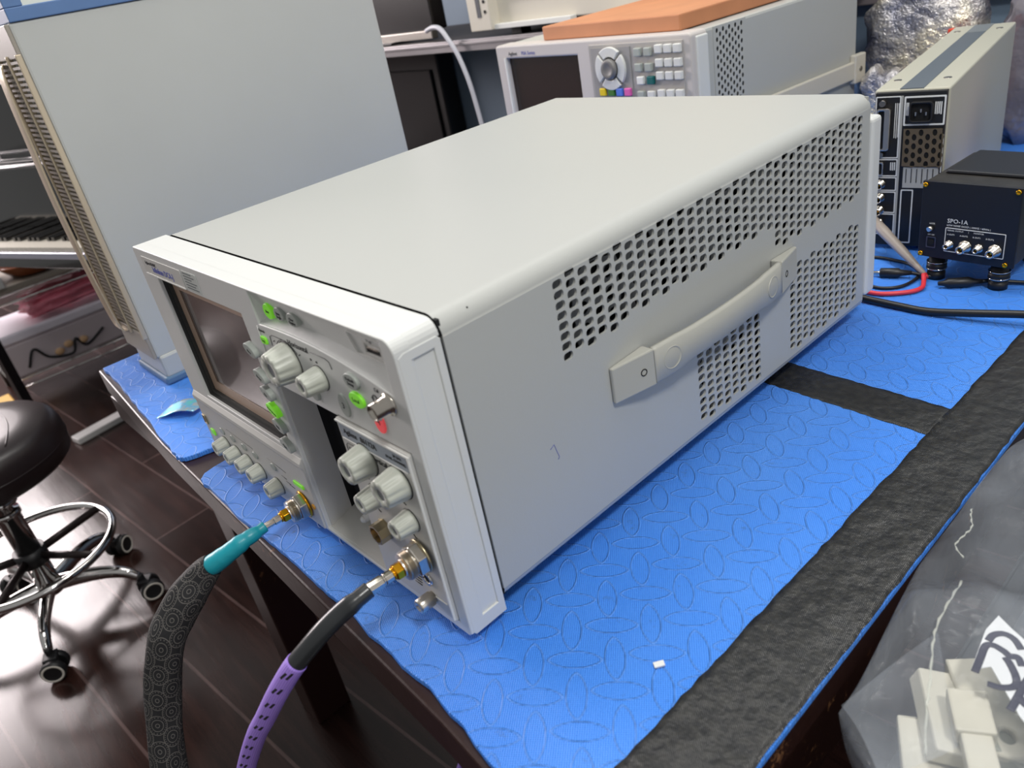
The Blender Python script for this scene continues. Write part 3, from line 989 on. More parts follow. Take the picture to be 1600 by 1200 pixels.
def m_purple():
    b = NB('purple_braided_jacket')
    b.p.inputs['Roughness'].default_value = 0.55
    tc = b.n('ShaderNodeUVMap')
    sp = b.n('ShaderNodeSeparateXYZ'); b.l(tc.outputs[0], sp.inputs[0])
    u, v = sp.outputs[0], sp.outputs[1]     # u around 0..1, v metres along
    # paired slanted black ticks, three rows around the jacket
    ph = b.math('FRACT', b.math('MULTIPLY', v, 1 / 0.0170))
    un = b.math('FRACT', b.math('ADD', b.math('MULTIPLY', u, 3.0), 0.05))

    def tick_(c, pc_):
        dv = b.math('SUBTRACT', ph, pc_)
        du = b.math('SUBTRACT', b.math('SUBTRACT', un, c), b.math('MULTIPLY', dv, 0.25))
        return b.math('MULTIPLY', b.math('LESS_THAN', b.math('ABSOLUTE', du), 0.060), b.math('LESS_THAN', b.math('ABSOLUTE', dv), 0.19))
    tick = b.math('MAXIMUM', tick_(0.37, 0.38), tick_(0.61, 0.52))
    k1 = b.math('SINE', b.math('ADD', b.math('MULTIPLY', u, 2 * pi * 14), b.math('MULTIPLY', v, 2 * pi / 0.0022)))
    k2 = b.math('SINE', b.math('SUBTRACT', b.math('MULTIPLY', u, 2 * pi * 14), b.math('MULTIPLY', v, 2 * pi / 0.0022)))
    w = b.math('MULTIPLY', k1, k2)
    base = b.mix(b.math('MULTIPLY', b.math('ADD', w, 1.0), 0.35), s(140, 104, 206), s(186, 158, 238))
    b.l(b.mix(tick, base, s(28, 24, 30)), b.p.inputs['Base Color'])
    b.bump(w, 0.5, 0.0004)
    return b.m


def m_paisley():
    b = NB('black_paisley_sleeve')
    b.p.inputs['Roughness'].default_value = 0.75
    tc = b.n('ShaderNodeUVMap')
    sp = b.n('ShaderNodeSeparateXYZ'); b.l(tc.outputs[0], sp.inputs[0])
    u, v = b.math('MULTIPLY', sp.outputs[0], 0.096), sp.outputs[1]
    # scallops: overlapping arc families in a brick layout
    def fam(ou, ov):
        pu = b.math('WRAP', b.math('ADD', u, ou), 0.0120, -0.0120)
        pv = b.math('WRAP', b.math('ADD', v, ov), 0.0135, -0.0135)
        d = b.math('SQRT', b.math('ADD', b.math('MULTIPLY', b.math('MULTIPLY', pu, pu), 1.7), b.math('MULTIPLY', pv, pv)))
        return d, pu, pv
    dA, puA, pvA = fam(0.0, 0.0)
    dB, puB, pvB = fam(0.0120, 0.0135)
    sel = b.math('LESS_THAN', dA, dB)
    d = b.math('MINIMUM', dA, dB)
    ang = b.mix(sel, b.math('ARCTAN2', puB, pvB), b.math('ARCTAN2', puA, pvA))
    ringv = b.math('FRACT', b.math('MULTIPLY', d, 1 / 0.0041))
    line = b.math('LESS_THAN', b.math('ABSOLUTE', b.math('SUBTRACT', ringv, 0.5)), 0.11)
    idx = b.math('FLOOR', b.math('MULTIPLY', d, 1 / 0.0041))
    dots = b.math('MULTIPLY', b.math('GREATER_THAN', b.math('SINE', b.math('MULTIPLY', ang, 20.0)), 0.35), b.math('LESS_THAN', b.math('ABSOLUTE', b.math('SUBTRACT', ringv, 0.05)), 0.2))
    dots = b.math('MULTIPLY', dots, b.math('LESS_THAN', b.math('ABSOLUTE', b.math('SUBTRACT', idx, 2.0)), 0.9))
    pat = b.math('MAXIMUM', line, dots)
    nz = b.noise(700, 2)
    grey = b.mix(nz, s(70, 68, 66), s(110, 106, 102))
    b.l(b.mix(pat, s(30, 30, 32), grey), b.p.inputs['Base Color'])
    b.bump(b.math('ADD', b.math('MULTIPLY', pat, 0.4), b.math('MULTIPLY', b.noise(60, 3), 1.5)), 0.6, 0.0015)
    return b.m


def uv_tube(name, pts, rs, m, parent, n=32, flat=None, up=(0, 0, 1), wob=None, label=None):
    """tube with uv: u around (0..1), v metres along"""
    pts = [Vector(p) for p in pts]
    me = bpy.data.meshes.new(name)
    verts, faces, uvs = [], [], []
    prev = None
    L = 0
    Ls = []
    for i, p in enumerate(pts):
        if i:
            L += (p - pts[i - 1]).length
        Ls.append(L)
        t = (pts[min(i + 1, len(pts) - 1)] - pts[max(i - 1, 0)]).normalized()
        if prev is None:
            prev = (Vector(up) - t * Vector(up).dot(t)).normalized()
        else:
            prev = (prev - t * prev.dot(t)).normalized()
        w = t.cross(prev)
        fl = flat[i] if flat else 1.0
        for k in range(n):
            a = 2 * pi * k / n
            rr_ = rs[i] * (1 + (wob(a, L) if wob else 0))
            verts.append(p + (prev * cos(a) * fl + w * sin(a)) * rr_)
    for i in range(len(pts) - 1):
        for k in range(n):
            k2 = (k + 1) % n
            faces.append((i * n + k, i * n + k2, (i + 1) * n + k2, (i + 1) * n + k))
            uvs.append(((k / n, Ls[i]), ((k + 1) / n, Ls[i]), ((k + 1) / n, Ls[i + 1]), (k / n, Ls[i + 1])))
    faces.append(tuple(range(n))[::-1]); uvs.append(tuple((0, 0) for _ in range(n)))
    faces.append(tuple((len(pts) - 1) * n + k for k in range(n))); uvs.append(tuple((0, 0) for _ in range(n)))
    me.from_pydata([tuple(v) for v in verts], [], faces)
    uvl = me.uv_layers.new(name='UVMap')
    li = 0
    for p, uu in zip(me.polygons, uvs):
        p.use_smooth = len(p.vertices) == 4
        for q in uu:
            uvl.data[li].uv = q
            li += 1
    me.materials.append(m)
    o = bpy.data.objects.new(name, me)
    COL.objects.link(o)
    o.parent = parent
    if label:
        o['label'] = label
    return o


NC = Vector((0.3955, -0.0035, 0.0620))
pc = thing('coaxial_cable', 'purple braided coaxial cable with black sleeve screwed on the module', 'cable')
ax = Vector((-0.07, -1, 0.0)).normalized()
connector(pc, NC, ax)
g = G(); g.lathe(NC, ax, [(0.0240, 0.0034), (0.0245, 0.0042), (0.0300, 0.0042), (0.0305, 0.0036), (0.0315, 0.0036), (0.0320, 0.0046), (0.0460, 0.0046)], 10, smooth=False); obj('crimp_ferrule', g, 'steel', pc, bevel=0.0002)
core = [NC + ax * 0.042, NC + ax * 0.052 + Vector((0, 0, -0.0016)), (0.3884, -0.0655, 0.0562), (0.3850, -0.0790, 0.0500), (0.3810, -0.0900, 0.0420), (0.3741, -0.1021, 0.0300), (0.3655, -0.1100, 0.0160), (0.3559, -0.1174, 0.0), (0.3400, -0.1260, -0.0250), (0.3235, -0.1342, -0.050), (0.2944, -0.1465, -0.10), (0.2662, -0.1612, -0.16), (0.24, -0.17, -0.24), (0.20, -0.16, -0.36), (0.15, -0.12, -0.50), (0.09, -0.05, -0.66), (0.03, 0.05, -0.755), (-0.08, 0.22, -0.772), (-0.25, 0.40, -0.772)]
sm = smooth_pts(core, 10)
i1 = 48
g = G()
ps = sm[:i1 + 3]
g.tube(ps, [0.0056 + 0.0010 * min(1, max(0, (k - 9) / 5)) for k in range(len(ps))], 24); obj('black_sleeve', g, mat('heat_shrink_black', s(40, 42, 44), 0.28), pc)
ps = sm[i1:]
uv_tube('braided_jacket', ps, [0.0072] * len(ps), m_purple(), pc, label='purple braid with black ticks')

bc = thing('coaxial_cable', 'coaxial cable in black paisley sleeve with teal collar on the left socket', 'cable')
BC = Vector((0.2050, -0.0018, 0.0190))
ax2 = Vector((-0.06, -1, 0.0)).normalized()
connector(bc, BC, ax2, 0.9)
g = G(); g.lathe(BC, ax2, [(0.0240, 0.0030), (0.0245, 0.0036), (0.0300, 0.0036), (0.0305, 0.0030), (0.0500, 0.0034)], 8, smooth=False); obj('crimp_ferrule', g, 'steel', bc)
core2 = [BC + ax2 * 0.0385, (0.2025, -0.0500, 0.0180), (0.2010, -0.0600, 0.0165), (0.1970, -0.0710, 0.0120), (0.1905, -0.0820, 0.0060), (0.1834, -0.0913, 0.0), (0.1780, -0.1020, -0.009), (0.1748, -0.1157, -0.020), (0.1715, -0.1290, -0.0340), (0.1690, -0.1418, -0.050), (0.1620, -0.1589, -0.09), (0.1590, -0.1737, -0.13), (0.1640, -0.1898, -0.18), (0.17, -0.20, -0.24), (0.18, -0.20, -0.34), (0.18, -0.19, -0.46), (0.17, -0.14, -0.62), (0.14, -0.04, -0.74), (0.06, 0.12, -0.764), (-0.06, 0.34, -0.764)]
sm2 = smooth_pts(core2, 10)
g = G(); ps = sm2[:48]
tr = [0.0048 + 0.0016 * min(1, max(0, (k - 6) / 6)) + 0.0014 * min(1, max(0, (k - 18) / 6)) + 0.0001 * sin(k * 0.9) + 0.0010 * min(1, max(0, (k - 30) / 10)) for k in range(len(ps))]
g.tube(ps, tr, 24); obj('teal_collar', g, mat('teal_heat_shrink', s(22, 150, 165), 0.38, bump=(250, 0.3, 0.0008)), bc, label='teal heat-shrink collar')
ps = sm2[46:]
rs = [0.0100 + 0.0058 * min(1, (k / 22)) ** 0.8 for k in range(len(ps))]
uv_tube('fabric_sleeve', ps, rs, m_paisley(), bc, n=48, flat=[0.72] * len(ps), up=(0.75, -0.55, 0.3), wob=lambda a, L: 0.035 * sin(3 * a + L * 40) + 0.025 * sin(4 * a - L * 75), label='black fabric sleeve with grey paisley print')

# =================================================================== small things on the mat
g = G(); g.hexa([(-0.0035, -0.0022, 0), (0.0035, -0.0022, 0), (0.0035, 0.0022, 0), (-0.0035, 0.0022, 0), (-0.0035, -0.0022, 0.0012), (0.0035, -0.0022, 0.0016), (0.0035, 0.0022, 0.0014), (-0.0035, 0.0022, 0.0012)])
o = obj('paper_scrap', g, 'white', loc=(0.5336, 0.0642, MATZ + 0.0006), bevel=0.0003); o.rotation_euler = (0, 0, radians(55)); tag(o, 'tiny white scrap lying on the blue mat near the black tape', 'scrap')


def m_foil():
    b = NB('holographic_foil')
    nz = b.noise(90, 2)
    b.l(b.ramp(nz, [(0.35, s(120, 220, 205)), (0.5, s(120, 200, 240)), (0.65, s(190, 200, 200))]), b.p.inputs['Base Color'])
    b.p.inputs['Roughness'].default_value = 0.25
    b.p.inputs['Metallic'].default_value = 0.5
    return b.m


def foil(u, v):
    x, y = (u - 0.5) * 0.052, (v - 0.5) * 0.030
    return (x + 0.006 * v, y, 0.001 + 0.007 * (0.5 - 0.5 * cos(u * 4.5 + v)))


g = G(); g.grid(16, 8, foil); o = obj('foil_sticker', g, m_foil(), solid=0.0003, loc=(-0.148, 0.014, MATZ + 0.0006)); o.rotation_euler = (0, 0, radians(40)); tag(o, 'curled shiny turquoise sticker on the mat left of the oscilloscope', 'sticker')

# =================================================================== tall box instrument on the left
M['cab'] = mat('pale_blue_grey_enamel', s(190, 191, 186), 0.45, bump=(700, 0.08, 0.0003), var=0.04)
M['satin'] = mat('satin_rail', s(206, 190, 164), 0.3, 0.4)
M['ribp'] = mat('ribbed_grey_plastic', s(158, 150, 138), 0.45)
cabT = thing('upright_instrument', 'tall grey instrument case standing on edge left of the oscilloscope', 'instrument', (-0.30, 0.26, MATZ))
co = Vector((0.30, -0.26, -MATZ))


def cb(g, a, b_):
    g.box(Vector(a) + co, Vector(b_) + co)


g = G(); cb(g, (-0.352, 0.034, 0.030), (-0.2419, 0.487, 0.4300)); obj('case', g, 'cab', cabT, bevel=0.003, label='large plain side panel')
# front: solid cap at top, ribs, rail strips
for za, zb_ in ((0.396, 0.4292), (0.0305, 0.066)):
    g = G(); cb(g, (-0.350, 0.030, za), (-0.2425, 0.0345, zb_)); obj('front_cap', g, 'ribp', cabT, bevel=0.001)
g = G()
for k in range(58):
    z = 0.394 - k * 0.0056
    cb(g, (-0.284, 0.0290, z - 0.0028), (-0.2445, 0.034, z))
obj('front_ribs', g, 'ribp', cabT)
g = G()
for k in range(58):
    z = 0.394 - k * 0.0056
    cb(g, (-0.336, 0.0290, z - 0.0028), (-0.300, 0.034, z))
obj('front_ribs', g, 'ribp', cabT)
for x in (-0.2450, -0.292, -0.345):
    g = G(); cb(g, (x, 0.0275, 0.060), (x + 0.003, 0.034, 0.400)); obj('front_rail', g, 'satin', cabT, bevel=0.001)
# bowed carrying handle in front
hp = smooth_pts([(-0.325, 0.030, 0.392), (-0.325, 0.022, 0.384), (-0.325, 0.018, 0.30), (-0.325, 0.016, 0.22), (-0.325, 0.018, 0.13), (-0.325, 0.022, 0.066), (-0.325, 0.030, 0.058)], 6)
g = G(); g.rings([[(-0.337, p.y, p.z) , (-0.310, p.y, p.z), (-0.310, p.y + 0.0022, p.z), (-0.337, p.y + 0.0022, p.z)] for p in hp]); 
for v in g.bm.verts:
    v.co += co
obj('carry_handle', g, 'satin', cabT, bevel=0.0005)
for y in (0.036, 0.42):
    g = G(); cb(g, (-0.345, y, 0.0), (-0.2395, y + 0.045, 0.033)); ft = obj('foot', g, 'cab', cabT, bevel=0.004)
    g = G(); cb(g, (-0.347, y - 0.004, MATZ), (-0.2375, y + 0.049, 0.003)); obj('rubber_pad', g, mat('blue_grey_rubber', s(92, 124, 156), 0.6), ft, bevel=0.003)

# white framed case with blue edging on top of it
M['blueedge'] = mat('blue_edge_board', s(92, 124, 170), 0.55, var=0.08, varscale=30)
wb = thing('flight_case', 'white case with blue edging lying on the tall grey instrument', 'case', (-0.30, 0.26, 0.430))
g = G(); g.box((-0.155, -0.217, 0.010), (0.0572, 0.26, 0.20)); obj('white_panel', g, mat('white_gloss_panel', s(222, 226, 216), 0.3), wb, bevel=0.002)
g = G(); g.box((-0.160, -0.224, 0.0), (0.0600, 0.27, 0.0135)); obj('blue_edge', g, 'blueedge', wb, bevel=0.001)
g = G(); g.box((-0.160, -0.224, 0.0135), (0.0600, -0.2050, 0.21)); obj('blue_edge', g, 'blueedge', wb, bevel=0.001)

# =================================================================== rear analyser
an = thing('spectrum_analyzer', 'light grey analyser with keypad and dark screen behind the oscilloscope', 'analyzer', (-0.3167, 0.7607, 0.0), radians(-3.5))
az0, az1 = 0.052, 0.2700
g = G(); g.box((0.004, 0.030, az0), (0.418, 0.415, az1 - 0.001)); obj('case', g, 'body', an, bevel=0.004)
g = G()
g.mesh(plate(rrect(0, az0 - 0.004, 0.421, az1, 0.006, 4), [[(0.028, 0.105), (0.200, 0.105), (0.200, 0.249), (0.026, 0.249)]], 0.034, 0.003, 2), T(0, 0.014, 0) @ XZ)
g.box((0.010, 0.014, az0), (0.41, 0.030, az1 - 0.006)); obj('bezel', g, mat('pinkish_grey_bezel', s(196, 190, 186), 0.5), an)
g = G(); g.box((0.026, 0.004, 0.105), (0.200, 0.0145, 0.249)); obj('screen', g, mat('dark_screen', s(44, 30, 28), 0.18), an)
g = G(); g.box((0.0215, -0.005, 0.103), (0.0255, -0.0025, 0.250)); obj('screen_trim', g, 'whiteplastic', an)
g = G(); g.box((0.228, -0.0045, 0.070), (0.408, -0.0020, 0.2625)); kpnl = obj('keypad_panel', g, mat('mid_grey_keypanel', s(164, 160, 156), 0.5), an, bevel=0.001)
g = G(); g.box((0.234, -0.0058, 0.150), (0.312, -0.0043, 0.2580)); obj('dial_panel', g, mat('darker_keypanel', s(146, 144, 142), 0.5), kpnl)
# navigation ring: four quadrant buttons + centre dial
for q in range(4):
    a0 = radians(45 + 90 * q + 5)
    pts = [(0.0300 * cos(a0 + radians(80) * k / 8), 0.0300 * sin(a0 + radians(80) * k / 8)) for k in range(9)] + [(0.0165 * cos(a0 + radians(80) * k / 8), 0.0165 * sin(a0 + radians(80) * k / 8)) for k in range(8, -1, -1)]
    g = G(); g.mesh(plate(pts, (), 0.006, 0.001), XZ); obj('arrow_key', g, 'bezel', an, loc=(0.273, -0.007, 0.2290))
g = G(); g.lathe((0.273, -0.004, 0.2290), (0, -1, 0), [(0, 0.0150), (0.010, 0.0140), (0.012, 0.012), (0.010, 0.0075), (0.0095, 0.001)], 28); obj('dial', g, mat('grey_dial', s(120, 118, 116), 0.4), an)
key_m = {'k': 'bezel', 'y': mat('yellow_key', s(225, 195, 20), 0.4), 'g': mat('green_key', s(60, 120, 45), 0.4), 'b': mat('blue_key', s(80, 120, 215), 0.4), 'p': mat('pink_key', s(215, 95, 170), 0.4), 't': mat('teal_key', s(0, 92, 92), 0.4), 'w': 'whiteplastic', 'd': 'button'}
keys = [(0.2525, 0.1960, 'y'), (0.2705, 0.1960, 'g'), (0.2870, 0.1960, 'b'), (0.3035, 0.1960, 'p')]
for i in range(2):
    for j in range(2):
        keys.append((0.3280 + i * 0.0190, 0.2500 - j * 0.0205, 'd'))
keys += [(0.3300, 0.2120, 'w'), (0.3490, 0.2120, 't'), (0.3290, 0.1920, 'd'), (0.3480, 0.1920, 'k')]
for i in range(3):
    for z in (0.2530, 0.2350, 0.2180, 0.1940, 0.1760):
        keys.append((0.3670 + i * 0.0165, z, 'k'))
for x, z, c in keys:
    g = G(); g.box((-0.0062, -0.0035, -0.0055), (0.0062, 0.0035, 0.0055)); obj('key', g, key_m[c], an, bevel=0.0012, loc=(x, -0.0060, z))
g = G(); g.mesh(textmesh('Agilent', 0.008), T(0.034, -0.0033, 0.2565) @ XZ); obj('lettering', g, 'ink', an)
g = G(); g.mesh(textmesh('PSA Series', 0.008), T(0.068, -0.0033, 0.2565) @ XZ); obj('lettering', g, 'blueink', an)
# side vent + strap
holes = []
for i in range(9):
    for j in range(16):
        holes.append(ellipse(0.054 + i * 0.0068, 0.262 - 0.0115 * j - (0.0057 if i % 2 else 0), 0.0026, 0.0034, 8))
g = G(); g.mesh(plate([(0.046, 0.070), (0.118, 0.070), (0.118, 0.268), (0.046, 0.268)], holes, 0.001), T(0.4186, 0, 0) @ YZ); obj('side_vent', g, 'body', an)
g = G(); g.box((0.4181, 0.049, 0.075), (0.4183, 0.115, 0.266)); obj('vent_void', g, 'void', an)
g = G(); g.box((0.4180, 0.006, 0.060), (0.4235, 0.030, 0.264)); obj('bezel_groove', g, 'bezel', an, bevel=0.002)
g = G(); g.box((0.4185, 0.060, 0.122), (0.4265, 0.400, 0.150)); sh = obj('side_handle', g, 'cream', an, bevel=0.002)
g = G(); g.box((0.4180, 0.395, 0.115), (0.4290, 0.426, 0.160)); obj('handle_end', g, 'cream', sh, bevel=0.002)
g = G(); g.cyl((0.4285, 0.410, 0.137), (0.4300, 0.410, 0.137), 0.004, n=14); obj('screw', g, 'steel_dark', sh)
for x in (0.04, 0.38):
    for y in (0.05, 0.38):
        g = G(); g.box((x - 0.02, y - 0.02, MATZ), (x + 0.02, y + 0.02, az0 + 0.001)); obj('foot', g, 'black', an, bevel=0.004)
# cardboard on top
g = G(); g.box((0.0, 0.0, 0.0), (0.283, 0.245, 0.021)); o = obj('cardboard_box', g, mat('orange_brown_cardboard', s(196, 132, 92), 0.6, var=0.12, varscale=14), loc=(-0.2115, 0.772, 0.2702), bevel=0.002)
o.rotation_euler = (0, 0, radians(-3.5)); tag(o, 'flat orange-brown cardboard box on top of the keypad analyser', 'box')

# =================================================================== shelf behind and what stands on it
shf = thing('wall_shelf', 'dark shelf with grey metal front rail along the back wall', 'shelf', (-0.8, 1.2, 0.25))
g = G(); g.prism([(-1.6, -0.17), (0.455, -0.17), (0.455, 0.005), (0.78, 0.005), (0.78, 0.215), (-1.6, 0.215)], -0.018, 0.0, 'xy'); obj('shelf_board', g, mat('dark_shelf_board', s(46, 40, 40), 0.6), shf, bevel=0.002)
g = G(); g.box((-1.6, -0.185, -0.020), (0.42, -0.171, 0.004)); g.box((-1.6, -0.190, -0.006), (0.42, -0.185, 0.0)); obj('front_rail', g, mat('grey_aluminium', s(150, 146, 148), 0.35, 0.6), shf, bevel=0.001)
for x in (-1.2, 0.1, 0.7):
    g = G(); g.box((x, 0.02, -0.06), (x + 0.02, 0.215, -0.018)); obj('bracket', g, 'black', shf)
be = thing('bench_instrument', 'cream rack instrument with white panel window on the wall shelf', 'instrument', (-0.66, 1.03, 0.2505))
g = G(); g.box((0.0, 0.006, 0.0235), (0.74, 0.34, 0.30)); obj('case', g, 'cream', be, bevel=0.003)
g = G(); g.box((-0.015, -0.02, 0.018), (0.055, 0.02, 0.30)); bf = obj('front_ear', g, 'cream', be, bevel=0.002)
g = G(); g.box((0.016, -0.0215, 0.045), (0.028, -0.0195, 0.30)); obj('ear_slot', g, 'slate', bf)
for z in (0.055, 0.075):
    g = G(); g.cyl((0.042, -0.0215, z), (0.042, -0.019, z), 0.0035, n=12); obj('screw_hole', g, 'void', bf)
g = G(); g.box((0.055, -0.012, 0.018), (0.28, 0.006, 0.028)); obj('bottom_rail', g, 'whiteplastic', be, bevel=0.001)
g = G(); g.box((0.10, -0.003, 0.080), (0.70, 0.006, 0.29)); obj('window_frame', g, mat('bright_cream_panel', s(236, 226, 190), 0.25, coat=0.5), be, bevel=0.004)
for x, y in ((0.05, 0.04), (0.05, 0.28), (0.66, 0.19), (0.66, 0.28)):
    if True:
        g = G(); g.box((x, y, 0.0), (x + 0.03, y + 0.03, 0.024)); obj('foot', g, 'black', be)
mo = thing('monitor', 'black monitor with silver bottom edge on the wall shelf', 'monitor', (-1.2, 1.12, 0.2505))
g = G(); g.box((-0.25, -0.02, 0.022), (0.275, 0.025, 0.42)); obj('screen', g, mat('black_screen', s(12, 8, 8), 0.25), mo, bevel=0.004)
g = G(); g.box((-0.25, -0.030, 0.004), (0.275, -0.010, 0.024)); obj('chin', g, 'steel_dark', mo, bevel=0.002)
g = G(); g.box((-0.05, 0.0, 0.0), (0.05, 0.06, 0.05)); g.box((-0.12, -0.05, 0.0), (0.12, 0.08, 0.006)); obj('stand', g, 'black', mo, bevel=0.002)
g = G(); g.box((0, 0, 0), (0.055, 0.03, 0.024)); tag(obj('wood_block', g, mat('tan_wood', s(140, 100, 66), 0.6, var=0.2), loc=(-1.46, 1.362, 0.2055), bevel=0.002), 'small tan wooden block on the dark cabinet under the shelf', 'block')
bk = thing('dark_cabinet', 'tall shallow black cabinet standing against the blue wall under the shelf', 'cabinet', (-2.05, 1.52, FLOOR))
g = G(); g.box((-0.55, -0.17, 0.0), (0.775, -0.105, 0.985)); obj('body', g, mat('black_gloss_cabinet', s(16, 17, 20), 0.35), bk, bevel=0.005)
g = G(); g.box((0.10, -0.178, 0.05), (0.74, -0.170, 0.92)); dd = obj('door', g, mat('black_door', s(12, 13, 16), 0.3), bk, bevel=0.003)
g = G(); g.cyl((0.16, -0.19, 0.45), (0.16, -0.19, 0.55), 0.006); obj('pull', g, 'steel_dark', dd)
# white cable hanging from the shelf
cp = smooth_pts([(-0.83, 1.005, 0.282), (-0.80, 1.002, 0.288), (-0.772, 1.000, 0.284), (-0.748, 0.998, 0.262), (-0.722, 0.998, 0.225), (-0.700, 0.998, 0.165), (-0.687, 0.998, 0.090), (-0.678, 0.998, 0.02), (-0.672, 0.998, MATZ + 0.003)], 6)
g = G(); g.tube(cp, 0.0055, 10); tag(obj('white_cable', g, mat('white_cable', s(196, 196, 204), 0.4)), 'thick white cable hanging down in front of the wall shelf', 'cable')

# =================================================================== black-backed instrument, right rear
ri = thing('power_supply', 'beige instrument standing on its side showing its black connector panel', 'instrument', (0.336, 0.763, MATZ), radians(9.6))
H = 0.186 - MATZ
M['beige'] = mat('warm_beige_enamel', s(186, 184, 168), 0.45, bump=(800, 0.1, 0.0003))
g = G(); g.box((0, 0.0, 0.006), (0.080, 0.415, H)); obj('case', g, 'beige', ri, bevel=0.002)
g = G(); g.box((0.0268, 0.001, H - 0.001), (0.052, 0.35, H + 0.0006)); tr_ = obj('top_strip', g, mat('slate_strip', s(92, 100, 108), 0.5), ri)
g = G(); g.box((0.0268, 0.352, H - 0.001), (0.052, 0.415, H + 0.0006)); obj('strip_end', g, mat('slate_strip2', s(120, 126, 130), 0.5), tr_)
for x, y in ((0.012, 0.05), (0.066, 0.05), (0.012, 0.37), (0.066, 0.37)):
    g = G(); g.lathe((x, y, H), (0, 0, 1), [(-0.001, 0.0045), (0.0006, 0.0045), (0.0006, 0.003), (0.0, 0.001)], 16); obj('screw', g, 'steel_dark', ri)
M['panelblack'] = mat('black_rear_panel', s(24, 24, 26), 0.45)
g = G(); g.box((0.002, -0.006, 0.006), (0.078, 0.001, H - 0.002)); rp = obj('rear_panel', g, 'panelblack', ri, bevel=0.001)
Zp = lambda z: z - MATZ            # panel z from the measured height


def outline(x0, z0, x1, z1, t=0.0012, y=-0.0062, m='white', par=None, name='white_outline'):
    g = G(); g.mesh(plate(rrect(x0, z0, x1, z1, 0.001, 2), [rrect(x0 + t, z0 + t, x1 - t, z1 - t, 0.0008, 2)], 0.0005), T(0, y, 0) @ XZ)
    return obj(name, g, m, par or rp)


def bars(x, z0, n, ln, dx, w=0.0012, m='white', par=None, y=-0.0063):
    g = G()
    for k in range(n):
        g.box((x + k * dx, y - 0.0002, z0 - ln * (0.8 + 0.2 * sin(k * 3.1))), (x + k * dx + w, y + 0.0002, z0))
    return obj('print_lines', g, m, par or rp)


outline(0.003, Zp(0.108), 0.0305, Zp(0.180))
outline(0.003, Zp(0.086), 0.0305, Zp(0.107))
outline(0.003, Zp(0.068), 0.0305, Zp(0.085))
outline(0.003, Zp(0.040), 0.0305, Zp(0.067))
outline(0.003, Zp(0.012), 0.0305, Zp(0.039))
outline(0.034, Zp(0.146), 0.0775, Zp(0.179), 0.0018)
outline(0.036, Zp(0.002), 0.0500, Zp(0.070), 0.0014)
g = G(); g.box((0.0305, -0.0068, Zp(0.002)), (0.0330, -0.0060, Zp(0.180))); obj('white_bar', g, mat('grey_white_bar', s(170, 170, 166), 0.6), rp)
bars(0.0245, Zp(0.172), 3, 0.050, 0.0020, 0.0008)
bars(0.0225, Zp(0.103), 3, 0.012, 0.0022)
bars(0.0365, Zp(0.172), 2, 0.018, 0.0016)
bars(0.0665, Zp(0.172), 4, 0.017, 0.0020)
bars(0.0770, Zp(0.135), 1, 0.055, 0.001, 0.0012)
# ribbon connector
g = G(); g.mesh(plate(rrect(0.0065, Zp(0.119), 0.0215, Zp(0.168), 0.003), [rrect(0.0085, Zp(0.1215), 0.0150, Zp(0.1655), 0.0015)], 0.010, 0.0006), T(0, -0.010, 0) @ XZ); rc = obj('ribbon_connector', g, 'steel', rp)
g = G(); g.box((0.0085, -0.012, Zp(0.1215)), (0.0145, -0.006, Zp(0.1655))); obj('socket_slot', g, 'void', rc)
for z in (0.113, 0.173):
    g = G(); g.cyl((0.0115, -0.006, Zp(z)), (0.0115, -0.012, Zp(z)), 0.0035, n=14); obj('standoff', g, 'steel_dark', rc)
g = G(); g.mesh(plate(rrect(0.0080, Zp(0.0885), 0.0160, Zp(0.1045), 0.002), [rrect(0.0095, Zp(0.090), 0.0145, Zp(0.103), 0.0015)], 0.006, 0.0004), T(0, -0.009, 0) @ XZ); obj('d_connector', g, 'steel', rp)
for z in (0.0765, 0.0595, 0.0435, 0.0270):
    g = G(); g.lathe((0.0130, -0.006, Zp(z)), (0, -1, 0), [(0, 0.0056), (0.002, 0.0056), (0.002, 0.0046), (0.012, 0.0044), (0.012, 0.0034), (0.006, 0.0032)], 20, cap1=False); bq = obj('bnc_socket', g, 'steel', rp)
    g = G(); g.cyl((0.0130, -0.006, Zp(z)), (0.0130, -0.0125, Zp(z)), 0.0012, n=10); obj('center_pin', g, 'gold', bq)
# mains inlet
g = G(); g.mesh(plate(rrect(0.0405, Zp(0.1500), 0.0655, Zp(0.1735), 0.004), [rrect(0.0425, Zp(0.1520), 0.0635, Zp(0.1715), 0.003)], 0.006, 0.0006), T(0, -0.0085, 0) @ XZ); ic = obj('mains_inlet', g, 'black', rp)
g = G(); g.box((0.0425, -0.0078, Zp(0.152)), (0.0635, -0.0062, Zp(0.1715))); obj('inlet_cavity', g, 'void', ic)
for x, z in ((0.0475, 0.160), (0.053, 0.1635), (0.0585, 0.160)):
    g = G(); g.box((x - 0.0008, -0.0105, Zp(z) - 0.002), (x + 0.0008, -0.0070, Zp(z) + 0.002)); obj('pin', g, 'steel', ic)
